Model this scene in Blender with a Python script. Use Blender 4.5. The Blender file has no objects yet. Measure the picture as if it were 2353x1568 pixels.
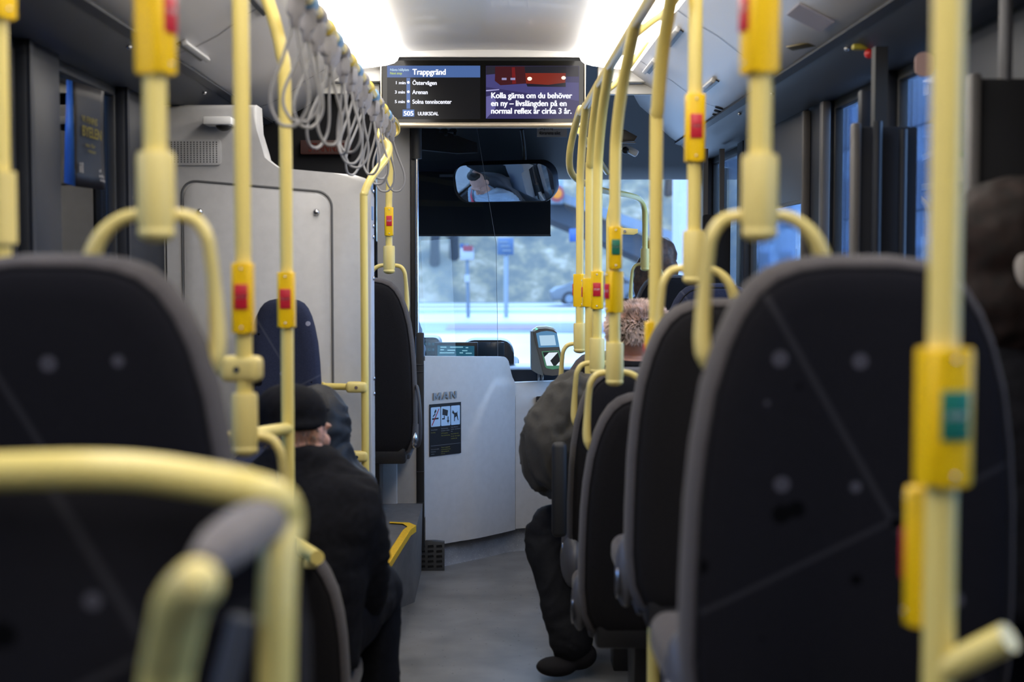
import bpy, bmesh, math, random
from mathutils import Vector, Matrix, Euler
random.seed(7)
sc = bpy.context.scene
COL = sc.collection
PI = math.pi
# ------------------------------------------------------------------ camera, world, exposure
EYE = 1.43
FPX = 3268.0
cam_data = bpy.data.cameras.new('camera')
cam = bpy.data.objects.new('camera', cam_data)
COL.objects.link(cam)
sc.camera = cam
cam.location = (0, 0, EYE)
cam.rotation_euler = (math.radians(90 - 3.05), 0, math.radians(-0.903))
cam_data.sensor_width = 36.0
cam_data.lens = 50.0
cam_data.clip_start = 0.05
cam_data.clip_end = 300
cam_data.dof.use_dof = True
cam_data.dof.focus_distance = 6.7
cam_data.dof.aperture_fstop = 2.6

world = bpy.data.worlds.new('dusk_sky')
sc.world = world
world.use_nodes = True
wn = world.node_tree
wn.nodes.clear()
w_out = wn.nodes.new('ShaderNodeOutputWorld')
w_bg = wn.nodes.new('ShaderNodeBackground')
w_tc = wn.nodes.new('ShaderNodeTexCoord')
w_sep = wn.nodes.new('ShaderNodeSeparateXYZ')
w_ramp = wn.nodes.new('ShaderNodeValToRGB')
w_ramp.color_ramp.elements[0].position = 0.0
w_ramp.color_ramp.elements[0].color = (0.50, 0.73, 1.0, 1)
w_ramp.color_ramp.elements[1].position = 0.6
w_ramp.color_ramp.elements[1].color = (0.33, 0.56, 1.0, 1)
wn.links.new(w_tc.outputs['Generated'], w_sep.inputs[0])
wn.links.new(w_sep.outputs['Z'], w_ramp.inputs[0])
wn.links.new(w_ramp.outputs[0], w_bg.inputs[0])
wn.links.new(w_bg.outputs[0], w_out.inputs[0])
w_bg.inputs[1].default_value = 10.0

STRIP_POWER = 10.0          # radiance of the ceiling light strips
vs = sc.view_settings
vs.view_transform = 'Standard'
vs.look = 'None'
vs.exposure = 0.0
vs.gamma = 1.0
vs.use_curve_mapping = False
sc.cycles.use_denoising = True
sc.cycles.max_bounces = 10
sc.cycles.transparent_max_bounces = 16
sc.cycles.sample_clamp_indirect = 6.0
sc.cycles.caustics_reflective = False
sc.cycles.caustics_refractive = False

# ------------------------------------------------------------------ helpers
CR = cam.rotation_euler.to_matrix()
def at(u, v, Y):
    """world point seen at photo pixel (u, v) lying Y metres ahead"""
    d = CR @ Vector(((u - 1176.5) / FPX, -(v - 784) / FPX, -1))
    k = Y / d.y
    return Vector((d.x * k, Y, EYE + d.z * k))

def mat(name, color, rough=0.5, metal=0.0, spec=0.5, var=0.0, vscale=30.0, bump=0.0, bscale=200.0,
        emit=None, estr=0.0, sheen=0.0, coat=0.0, speck=None, wave=None):
    m = bpy.data.materials.new(name)
    m.use_nodes = True
    nt = m.node_tree
    b = nt.nodes['Principled BSDF']
    b.inputs['Base Color'].default_value = (*color, 1)
    b.inputs['Roughness'].default_value = rough
    b.inputs['Metallic'].default_value = metal
    b.inputs['Specular IOR Level'].default_value = spec
    b.inputs['Sheen Weight'].default_value = sheen
    b.inputs['Coat Weight'].default_value = coat
    tc = nt.nodes.new('ShaderNodeTexCoord')
    if var > 0:
        n = nt.nodes.new('ShaderNodeTexNoise')
        n.inputs['Scale'].default_value = vscale
        n.inputs['Detail'].default_value = 5
        nt.links.new(tc.outputs['Object'], n.inputs['Vector'])
        r = nt.nodes.new('ShaderNodeValToRGB')
        r.color_ramp.elements[0].position = 0.35
        r.color_ramp.elements[1].position = 0.65
        r.color_ramp.elements[0].color = (*[c * (1 - var) for c in color], 1)
        r.color_ramp.elements[1].color = (*[min(1, c * (1 + var)) for c in color], 1)
        nt.links.new(n.outputs['Fac'], r.inputs['Fac'])
        src = r.outputs['Color']
        nt.links.new(src, b.inputs['Base Color'])
        if speck:
            vo = nt.nodes.new('ShaderNodeTexVoronoi')
            vo.inputs['Scale'].default_value = speck[0]
            nt.links.new(tc.outputs['Object'], vo.inputs['Vector'])
            lt = nt.nodes.new('ShaderNodeMath'); lt.operation = 'LESS_THAN'
            lt.inputs[1].default_value = speck[1]
            nt.links.new(vo.outputs['Distance'], lt.inputs[0])
            mx = nt.nodes.new('ShaderNodeMix'); mx.data_type = 'RGBA'
            nt.links.new(lt.outputs[0], mx.inputs['Factor'])
            nt.links.new(src, mx.inputs['A'])
            mx.inputs['B'].default_value = (*speck[2], 1)
            nt.links.new(mx.outputs['Result'], b.inputs['Base Color'])
    if bump > 0:
        n2 = nt.nodes.new('ShaderNodeTexNoise')
        n2.inputs['Scale'].default_value = bscale
        n2.inputs['Detail'].default_value = 3
        nt.links.new(tc.outputs['Object'], n2.inputs['Vector'])
        bp = nt.nodes.new('ShaderNodeBump')
        bp.inputs['Strength'].default_value = bump
        bp.inputs['Distance'].default_value = 0.01
        nt.links.new(n2.outputs['Fac'], bp.inputs['Height'])
        nt.links.new(bp.outputs['Normal'], b.inputs['Normal'])
    if emit:
        b.inputs['Emission Color'].default_value = (*emit, 1)
        b.inputs['Emission Strength'].default_value = estr
    return m

def fabric_mat(name, base, light, dark, streak, scale=11.0):
    """dark moquette with scattered pale and black dots and thin diagonal stripes"""
    m = bpy.data.materials.new(name)
    m.use_nodes = True
    nt = m.node_tree
    N = nt.nodes.new; L = nt.links.new
    b = nt.nodes['Principled BSDF']
    b.inputs['Roughness'].default_value = 0.95
    b.inputs['Specular IOR Level'].default_value = 0.08
    b.inputs['Sheen Weight'].default_value = 0.012
    b.inputs['Sheen Roughness'].default_value = 0.5
    tc = N('ShaderNodeTexCoord')
    vo = N('ShaderNodeTexVoronoi'); vo.inputs['Scale'].default_value = scale
    vo.voronoi_dimensions = '2D'
    sw = N('ShaderNodeSeparateXYZ'); cb = N('ShaderNodeCombineXYZ')
    L(tc.outputs['Object'], sw.inputs[0])
    L(sw.outputs['X'], cb.inputs['X']); L(sw.outputs['Z'], cb.inputs['Y'])
    L(cb.outputs[0], vo.inputs['Vector'])
    sp = N('ShaderNodeSeparateColor'); L(vo.outputs['Color'], sp.inputs[0])
    rad = N('ShaderNodeMath'); rad.operation = 'MULTIPLY'; rad.inputs[1].default_value = 0.12
    L(sp.outputs['Blue'], rad.inputs[0])
    rad2 = N('ShaderNodeMath'); rad2.operation = 'ADD'; rad2.inputs[1].default_value = 0.03
    L(rad.outputs[0], rad2.inputs[0])
    dot = N('ShaderNodeMath'); dot.operation = 'LESS_THAN'
    L(vo.outputs['Distance'], dot.inputs[0]); L(rad2.outputs[0], dot.inputs[1])
    def band(lo, chan):
        g = N('ShaderNodeMath'); g.operation = 'GREATER_THAN'; g.inputs[1].default_value = lo
        L(sp.outputs[chan], g.inputs[0])
        k = N('ShaderNodeMath'); k.operation = 'MULTIPLY'
        L(g.outputs[0], k.inputs[0]); L(dot.outputs[0], k.inputs[1])
        return k
    pale = band(0.5, 'Red'); black = band(0.55, 'Green')
    nz = N('ShaderNodeTexNoise'); nz.inputs['Scale'].default_value = 350; nz.inputs['Detail'].default_value = 2
    L(tc.outputs['Object'], nz.inputs['Vector'])
    rp = N('ShaderNodeValToRGB')
    rp.color_ramp.elements[0].position = 0.3; rp.color_ramp.elements[1].position = 0.7
    rp.color_ramp.elements[0].color = (*[c * 0.75 for c in base], 1)
    rp.color_ramp.elements[1].color = (*[c * 1.25 for c in base], 1)
    L(nz.outputs['Fac'], rp.inputs[0])
    # two families of thin stripes
    src = rp.outputs[0]
    for (a, c, off, wd, per) in ((0.86, 0.5, 0.235, 0.008, 0.62), (-0.45, 0.9, 0.30, 0.007, 0.9)):
        x1 = N('ShaderNodeMath'); x1.operation = 'MULTIPLY'; x1.inputs[1].default_value = a
        L(sw.outputs['X'], x1.inputs[0])
        z1 = N('ShaderNodeMath'); z1.operation = 'MULTIPLY_ADD'; z1.inputs[1].default_value = c
        L(sw.outputs['Z'], z1.inputs[0]); L(x1.outputs[0], z1.inputs[2])
        o1 = N('ShaderNodeMath'); o1.operation = 'ADD'; o1.inputs[1].default_value = off + 10 * per
        L(z1.outputs[0], o1.inputs[0])
        md = N('ShaderNodeMath'); md.operation = 'MODULO'; md.inputs[1].default_value = per
        L(o1.outputs[0], md.inputs[0])
        ls = N('ShaderNodeMath'); ls.operation = 'LESS_THAN'; ls.inputs[1].default_value = wd
        L(md.outputs[0], ls.inputs[0])
        mx = N('ShaderNodeMix'); mx.data_type = 'RGBA'
        L(ls.outputs[0], mx.inputs['Factor']); L(src, mx.inputs['A'])
        mx.inputs['B'].default_value = (*streak, 1)
        src = mx.outputs['Result']
    for k, colr in ((pale, light), (black, dark)):
        mx = N('ShaderNodeMix'); mx.data_type = 'RGBA'
        L(k.outputs[0], mx.inputs['Factor']); L(src, mx.inputs['A'])
        mx.inputs['B'].default_value = (*colr, 1)
        src = mx.outputs['Result']
    L(src, b.inputs['Base Color'])
    return m

def glass_mat(name, tint=(1, 1, 1), ior=1.5, rough=0.0, boost=1.0):
    m = bpy.data.materials.new(name)
    m.use_nodes = True
    nt = m.node_tree
    nt.nodes.clear()
    o = nt.nodes.new('ShaderNodeOutputMaterial')
    t = nt.nodes.new('ShaderNodeBsdfTransparent'); t.inputs[0].default_value = (*tint, 1)
    g = nt.nodes.new('ShaderNodeBsdfGlossy'); g.inputs['Roughness'].default_value = rough
    f = nt.nodes.new('ShaderNodeFresnel'); f.inputs[0].default_value = ior
    mu = nt.nodes.new('ShaderNodeMath'); mu.operation = 'MULTIPLY'; mu.inputs[1].default_value = boost
    mu.use_clamp = True
    mx = nt.nodes.new('ShaderNodeMixShader')
    nt.links.new(f.outputs[0], mu.inputs[0])
    nt.links.new(mu.outputs[0], mx.inputs[0])
    nt.links.new(t.outputs[0], mx.inputs[1])
    nt.links.new(g.outputs[0], mx.inputs[2])
    nt.links.new(mx.outputs[0], o.inputs[0])
    return m

def emat(name, color, strength=1.0, gloss=0.0):
    m = bpy.data.materials.new(name)
    m.use_nodes = True
    b = m.node_tree.nodes['Principled BSDF']
    b.inputs['Specular IOR Level'].default_value = 0.12
    b.inputs['Base Color'].default_value = (0.002, 0.002, 0.002, 1)
    b.inputs['Roughness'].default_value = 0.15 if gloss else 0.6
    b.inputs['Emission Color'].default_value = (*color, 1)
    b.inputs['Emission Strength'].default_value = strength
    return m

ROOTLOC = {}
def empty(name, loc, label=None, cat=None, group=None):
    o = bpy.data.objects.new(name, None)
    o.empty_display_size = 0.1
    COL.objects.link(o)
    o.location = loc
    ROOTLOC[o.name] = Vector(loc)
    if label: tag(o, label, cat, group)
    return o
def tag(o, label=None, cat=None, group=None, kind=None):
    if label: o['label'] = label
    if cat: o['category'] = cat
    if group: o['group'] = group
    if kind: o['kind'] = kind
    return o

class MB:
    """collects shapes in world coordinates, links them as one mesh object"""
    def __init__(s): s.bm = bmesh.new()
    def _new(s, f):
        a = set(s.bm.verts); f(); return [v for v in s.bm.verts if v not in a]
    def box(s, c, d, rot=None, bevel=0.0, seg=2, M=None):
        r = bmesh.ops.create_cube(s.bm, size=1.0)
        vs_ = r['verts']
        for v in vs_: v.co = Vector((v.co.x * d[0], v.co.y * d[1], v.co.z * d[2]))
        if bevel > 0:
            es = list({e for v in vs_ for e in v.link_edges})
            rr = bmesh.ops.bevel(s.bm, geom=es, offset=bevel, segments=seg, profile=0.5, affect='EDGES')
            vs_ = list({v for f in rr['faces'] for v in f.verts} | {v for v in vs_ if v.is_valid})
        mt = Matrix.Translation(Vector(c))
        if rot is not None: mt = mt @ Euler(rot).to_matrix().to_4x4()
        if M is not None: mt = M
        bmesh.ops.transform(s.bm, matrix=mt, verts=vs_)
        return s
    def cyl(s, p0, p1, r0, r1=None, n=24):
        r1 = r0 if r1 is None else r1
        return s.tube([p0, p1], [r0, r1], n=n)
    def tube(s, pts, r, n=16, closed=False, sx=1.0, cap=True, up=None):
        pts = [Vector(p) for p in pts]
        k = len(pts)
        rs = r if isinstance(r, (list, tuple)) else [r] * k
        rings = []
        prev = None
        for i, p in enumerate(pts):
            if closed: t = pts[(i + 1) % k] - pts[i - 1]
            elif i == 0: t = pts[1] - pts[0]
            elif i == k - 1: t = pts[-1] - pts[-2]
            else: t = (pts[i + 1] - p).normalized() + (p - pts[i - 1]).normalized()
            t.normalize()
            if prev is None:
                a = Vector(up) if up else (Vector((0, 0, 1)) if abs(t.z) < 0.9 else Vector((1, 0, 0)))
                x = t.cross(a).normalized()
            else:
                x = (prev - t * prev.dot(t))
                x = x.normalized() if x.length > 1e-6 else t.orthogonal().normalized()
            y = t.cross(x).normalized()
            prev = x
            rr = rs[i]
            rings.append([s.bm.verts.new(p + x * (math.cos(2 * PI * j / n) * rr * sx) + y * (math.sin(2 * PI * j / n) * rr)) for j in range(n)])
        m = k if closed else k - 1
        for i in range(m):
            A, B = rings[i], rings[(i + 1) % k]
            for j in range(n):
                s.bm.faces.new((A[j], A[(j + 1) % n], B[(j + 1) % n], B[j]))
        if not closed and cap:
            s.bm.faces.new(rings[0][::-1]); s.bm.faces.new(rings[-1])
        return s
    def prism(s, poly, a, b, axis='Y', bevel=0.0, seg=2):
        """poly: 2D points; axis Y -> (x, z) extruded from y=a to y=b; X -> (y, z); Z -> (x, y)"""
        def P(q, t):
            return {'Y': (q[0], t, q[1]), 'X': (t, q[0], q[1]), 'Z': (q[0], q[1], t)}[axis]
        A = [s.bm.verts.new(P(q, a)) for q in poly]
        B = [s.bm.verts.new(P(q, b)) for q in poly]
        n = len(poly)
        fs = [s.bm.faces.new(A[::-1]), s.bm.faces.new(B)]
        for i in range(n):
            fs.append(s.bm.faces.new((A[i], A[(i + 1) % n], B[(i + 1) % n], B[i])))
        if bevel > 0:
            es = list({e for f in fs[:2] for e in f.edges})
            bmesh.ops.bevel(s.bm, geom=es, offset=bevel, segments=seg, profile=0.5, affect='EDGES')
        return s
    def sphere(s, c, r, sc3=(1, 1, 1), u=24, v=14, rot=None):
        rr = bmesh.ops.create_uvsphere(s.bm, u_segments=u, v_segments=v, radius=1.0)
        mt = Matrix.Translation(Vector(c))
        if rot: mt = mt @ Euler(rot).to_matrix().to_4x4()
        mt = mt @ Matrix.Diagonal((r * sc3[0], r * sc3[1], r * sc3[2], 1))
        bmesh.ops.transform(s.bm, matrix=mt, verts=rr['verts'])
        return s
    def grid(s, rows, closed_u=False, thick=0.0):
        V = [[s.bm.verts.new(p) for p in r] for r in rows]
        for i in range(len(V) - 1):
            m = len(V[i]) if closed_u else len(V[i]) - 1
            for j in range(m):
                s.bm.faces.new((V[i][j], V[i][(j + 1) % len(V[i])], V[i + 1][(j + 1) % len(V[i])], V[i + 1][j]))
        return s
    def quad(s, *pts):
        s.bm.faces.new([s.bm.verts.new(p) for p in pts]); return s
    def ngon(s, pts):
        s.bm.faces.new([s.bm.verts.new(p) for p in pts]); return s
    def transform(s, M):
        bmesh.ops.transform(s.bm, matrix=M, verts=list(s.bm.verts)); return s
    def build(s, name, m, parent=None, kind=None, smooth=35, remesh=None):
        bmesh.ops.recalc_face_normals(s.bm, faces=list(s.bm.faces))
        me = bpy.data.meshes.new(name)
        if remesh:
            s.bm.to_mesh(me); s.bm.free()
            o = bpy.data.objects.new(name, me); COL.objects.link(o)
            md = o.modifiers.new('r', 'REMESH'); md.mode = 'VOXEL'; md.voxel_size = remesh[0]
            ms = o.modifiers.new('s', 'SMOOTH'); ms.iterations = remesh[1]; ms.factor = 0.5
            dg = bpy.context.evaluated_depsgraph_get()
            me2 = bpy.data.meshes.new_from_object(o.evaluated_get(dg))
            o.modifiers.clear(); o.data = me2; me = me2
            for p in me.polygons: p.use_smooth = True
        else:
            s.bm.to_mesh(me); s.bm.free()
            o = bpy.data.objects.new(name, me); COL.objects.link(o)
            for p in me.polygons: p.use_smooth = True
            me.set_sharp_from_angle(angle=math.radians(smooth))
        me.materials.clear()
        me.materials.append(m)
        if parent is not None:
            L = ROOTLOC.get(parent.name, Vector((0, 0, 0)))
            me.transform(Matrix.Translation(-L))
            o.parent = parent
            ROOTLOC[o.name] = L
        else:
            if kind != 'structure' and len(me.vertices):
                xs = [v.co.x for v in me.vertices]; ys = [v.co.y for v in me.vertices]; zs = [v.co.z for v in me.vertices]
                L = Vector(((min(xs) + max(xs)) / 2, (min(ys) + max(ys)) / 2, min(zs)))
                me.transform(Matrix.Translation(-L)); o.location = L
                ROOTLOC[o.name] = L
        if kind: o['kind'] = kind
        return o

def smooth_path(pts, n=6, closed=False):
    """Catmull-Rom through the points"""
    P = [Vector(p) for p in pts]
    out = []
    k = len(P)
    rng = range(k) if closed else range(k - 1)
    for i in rng:
        if closed: a, b, c, d = P[i - 1], P[i], P[(i + 1) % k], P[(i + 2) % k]
        else: a, b, c, d = P[max(i - 1, 0)], P[i], P[i + 1], P[min(i + 2, k - 1)]
        for j in range(n):
            t = j / n
            out.append(0.5 * ((2 * b) + (c - a) * t + (2 * a - 5 * b + 4 * c - d) * t * t + (3 * b - a - 3 * c + d) * t ** 3))
    if not closed: out.append(P[-1])
    return out

def lerp_list(vals, n):
    """interpolate radii to n samples"""
    out = []
    for i in range(n):
        f = i / (n - 1) * (len(vals) - 1)
        k = min(int(f), len(vals) - 2)
        out.append(vals[k] + (vals[k + 1] - vals[k]) * (f - k))
    return out

def rrect(x0, z0, x1, z1, r, n=6):
    out = []
    for cx, cz, a0 in ((x1 - r, z1 - r, 0), (x0 + r, z1 - r, 90), (x0 + r, z0 + r, 180), (x1 - r, z0 + r, 270)):
        for i in range(n + 1):
            a = math.radians(a0 + 90 * i / n)
            out.append((cx + r * math.cos(a), cz + r * math.sin(a)))
    return out

def text_mesh(name, txt, height, origin, xdir, updir, m, parent, bold=0.0, squeeze=1.0, depth=0.0, align='LEFT', shear=0.0, fit=None):
    cu = bpy.data.curves.new(name, 'FONT')
    cu.body = txt; cu.size = 1.0; cu.offset = min(bold, 0.006) if bold else 0.0; cu.extrude = depth / height if depth else 0.0
    cu.align_x = align; cu.shear = shear
    o = bpy.data.objects.new(name, cu); COL.objects.link(o)
    dg = bpy.context.evaluated_depsgraph_get()
    me = bpy.data.meshes.new_from_object(o.evaluated_get(dg))
    bpy.data.objects.remove(o); bpy.data.curves.remove(cu)
    if bold > 0.006:
        bb_ = bmesh.new(); k_ = bold * 0.8
        for dx, dy in ((0, 0), (k_, 0), (-k_, 0), (k_ * .5, k_ * .5), (-k_ * .5, -k_ * .5)):
            n0 = len(bb_.verts); bb_.from_mesh(me); bb_.verts.ensure_lookup_table()
            for v_ in bb_.verts[n0:]: v_.co += Vector((dx, dy, 0))
        bb_.to_mesh(me); bb_.free()
    x = Vector(xdir).normalized(); y = Vector(updir).normalized(); z = x.cross(y)
    h = height / 0.72
    if fit:
        xs_ = [v_.co.x for v_ in me.vertices]; squeeze = fit / (h * (max(xs_) - min(xs_)))
    M = Matrix((( *(x * h * squeeze), 0), (*(y * h), 0), (*(z * h), 0), (0, 0, 0, 1))).transposed()
    M = Matrix.Translation(Vector(origin)) @ M
    me.transform(M)
    me.materials.clear(); me.materials.append(m)
    o = bpy.data.objects.new(name, me); COL.objects.link(o)
    if parent is not None:
        L = ROOTLOC.get(parent.name, Vector((0, 0, 0)))
        me.transform(Matrix.Translation(-L)); o.parent = parent; ROOTLOC[o.name] = L
    return o

# ------------------------------------------------------------------ materials
M = {}
M['ceil'] = mat('ceiling_panel', (0.95, 0.94, 0.94), 0.42, 0.12, bump=0.03, bscale=60, coat=0.2)
M['panel'] = mat('moulded_grey_plastic', (0.46, 0.455, 0.46), 0.42, bump=0.08, bscale=500, var=0.03)
M['coving'] = mat('coving_plastic', (0.57, 0.555, 0.565), 0.36, bump=0.05, bscale=300)
M['header'] = mat('header_strip', (0.048, 0.053, 0.066), 0.5, bump=0.04)
M['wall'] = mat('side_wall_laminate', (0.05, 0.053, 0.062), 0.6, var=0.05)
M['pillar'] = mat('dark_pillar', (0.009, 0.0115, 0.019), 0.5, spec=.3)
M['rubber'] = mat('black_rubber', (0.010, 0.010, 0.011), 0.6)
M['blackp'] = mat('black_plastic', (0.012, 0.012, 0.014), 0.42)
M['blackm'] = mat('matt_black', (0.011, 0.011, 0.013), 0.85, spec=0.2)
M['yellow'] = mat('yellow_rail_paint', (0.76, 0.615, 0.19), 0.32, bump=0.05, bscale=700, spec=0.5)
M['collar'] = mat('yellow_plastic', (0.73, 0.595, 0.21), 0.42, bump=0.04, bscale=500)
M['button'] = mat('amber_button_box', (0.83, 0.52, 0.0), 0.35)
M['red'] = mat('red_push_label', (0.50, 0.01, 0.03), 0.4)
M['green'] = mat('green_push_label', (0.01, 0.16, 0.11), 0.4)
M['white'] = mat('white_print', (0.75, 0.75, 0.76), 0.5)
M['chrome'] = mat('chrome', (0.62, 0.60, 0.58), 0.18, 1.0)
M['screw'] = mat('steel_screw', (0.6, 0.6, 0.62), 0.25, 1.0)
M['bar'] = mat('champagne_metal', (0.50, 0.43, 0.33), 0.35, 0.7)
M['fabric'] = fabric_mat('charcoal_moquette', (0.0100, 0.0096, 0.0122), (0.062, 0.060, 0.073), (0.001, 0.001, 0.0014), (0.027, 0.026, 0.030))
M['fabricb'] = fabric_mat('navy_moquette', (0.022, 0.026, 0.050), (0.20, 0.20, 0.25), (0.003, 0.003, 0.006), (0.04, 0.045, 0.07), 11)
M['fabricr'] = mat('seat_rim_cloth', (0.068, 0.061, 0.062), 0.95, spec=0.1, var=0.15, vscale=300, sheen=0.1)
M['fabricp'] = mat('plain_dark_seat_cloth', (0.014, 0.0133, 0.0150), 0.95, spec=0.08, var=0.18, vscale=350, sheen=0.01)
M['shell'] = mat('seat_shell', (0.075, 0.075, 0.085), 0.45)
M['floor'] = mat('speckled_vinyl_floor', (0.165, 0.165, 0.170), 0.40, var=0.22, vscale=5, bump=0.05, bscale=150, speck=(26, 0.09, (0.02, 0.018, 0.018)))
M['vinyl'] = mat('speckled_vinyl_skirting', (0.24, 0.25, 0.28), 0.5, var=0.12, vscale=20, speck=(110, 0.16, (0.5, 0.5, 0.52)))
M['vinylg'] = mat('grey_vinyl_step', (0.12, 0.115, 0.115), 0.55, var=0.12, vscale=20, speck=(90, 0.14, (0.16, 0.155, 0.155)))
M['nosing'] = mat('yellow_nosing', (0.70, 0.42, 0.015), 0.55, var=0.1, vscale=80)
M['strap'] = mat('grey_strap', (0.25, 0.245, 0.25), 0.5)
M['knob'] = mat('grey_strap_knob', (0.30, 0.29, 0.31), 0.45)
M['clipb'] = mat('blue_strap_clip', (0.18, 0.34, 0.55), 0.4)
M['clipy'] = mat('yellow_strap_clip', (0.72, 0.56, 0.12), 0.4)
M['wglass'] = glass_mat('tinted_side_glass', (0.46, 0.53, 0.64), 1.5, 0.0, 1.0)
M['rglass'] = glass_mat('light_tinted_side_glass', (0.78, 0.84, 0.92), 1.5, 0.0, 0.9)
M['dglass'] = glass_mat('clear_door_glass', (0.88, 0.93, 0.97), 1.5, 0.0, 0.8)
M['wind'] = glass_mat('windscreen_glass', (0.92, 0.96, 1.0), 1.45)
M['pglass'] = glass_mat('partition_glass', (0.93, 0.94, 0.95), 1.3)
M['skin'] = mat('skin', (0.50, 0.27, 0.20), 0.55, var=0.05)
# ------------------------------------------------------------------ the shell of the bus
Y0, Y1 = -1.6, 6.42
def struct(mb, name, m): return mb.build(name, m, None, 'structure')
# floor and the raised rear floor
mb = MB(); mb.box((0, 3.4, -0.03), (2.56, 10.6, 0.06)); struct(mb, 'floor', M['floor'])
mb = MB()
mb.prism([(0.20, 0.0), (0.20, 0.38), (1.24, 0.38), (1.24, 0.0)], Y0, 2.55, 'Y')
struct(mb, 'floor_platform_right', M['vinylg'])
mb = MB(); mb.prism([(0.24, 0.0), (0.24, 0.29), (1.24, 0.29), (1.24, 0.0)], 2.55, 3.55, 'Y')
struct(mb, 'floor_step_right', M['vinylg'])
mb = MB(); mb.prism([(-1.24, 0.0), (-1.24, 0.38), (-0.28, 0.38), (-0.28, 0.0)], Y0, 2.3, 'Y')
struct(mb, 'floor_platform_left', M['vinylg'])
mb = MB(); mb.prism([(0.66, 0.0), (0.66, 0.31), (1.24, 0.31), (1.24, 0.0)], 5.6, 8.0, 'Y')
struct(mb, 'floor_podium_right', M['vinylg'])
# ceiling centre
mb = MB(); mb.prism([(-.402, 2.384)] + [(-.402 + .804 * i / 12, 2.384 + .008 * math.sin(PI * i / 12)) for i in range(1, 12)] + [(.402, 2.384), (.402, 2.45), (-.402, 2.45)], Y0, Y1, 'Y')
struct(mb, 'ceiling', M['ceil'])
mb = MB()
mb.box((0, (Y0 + Y1) / 2, 2.47), (2.6, Y1 - Y0, 0.04)); struct(mb, 'ceiling_roof', M['blackm'])
# light strips
EM = emat('light_strip_diffuser', (1.0, 0.945, 0.875), STRIP_POWER)
for s, side in ((-1, 'left'), (1, 'right')):
    t = empty('ceiling_light', (s * 0.56, 2.4, 2.36), 'long glowing white light strip along the %s side of the ceiling' % side, 'ceiling light', 'strip lights along the ceiling')
    mb = MB()
    rows = [[(s * x, -0.3, z), (s * x, Y1, z)] for x, z in ((.400, 2.386), (.403, 2.362), (.410, 2.345), (.425, 2.332), (.46, 2.322), (.52, 2.314), (.57, 2.309), (.61, 2.305), (.642, 2.301))]
    mb.grid(rows)
    mb.build('diffuser', EM, t)
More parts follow.
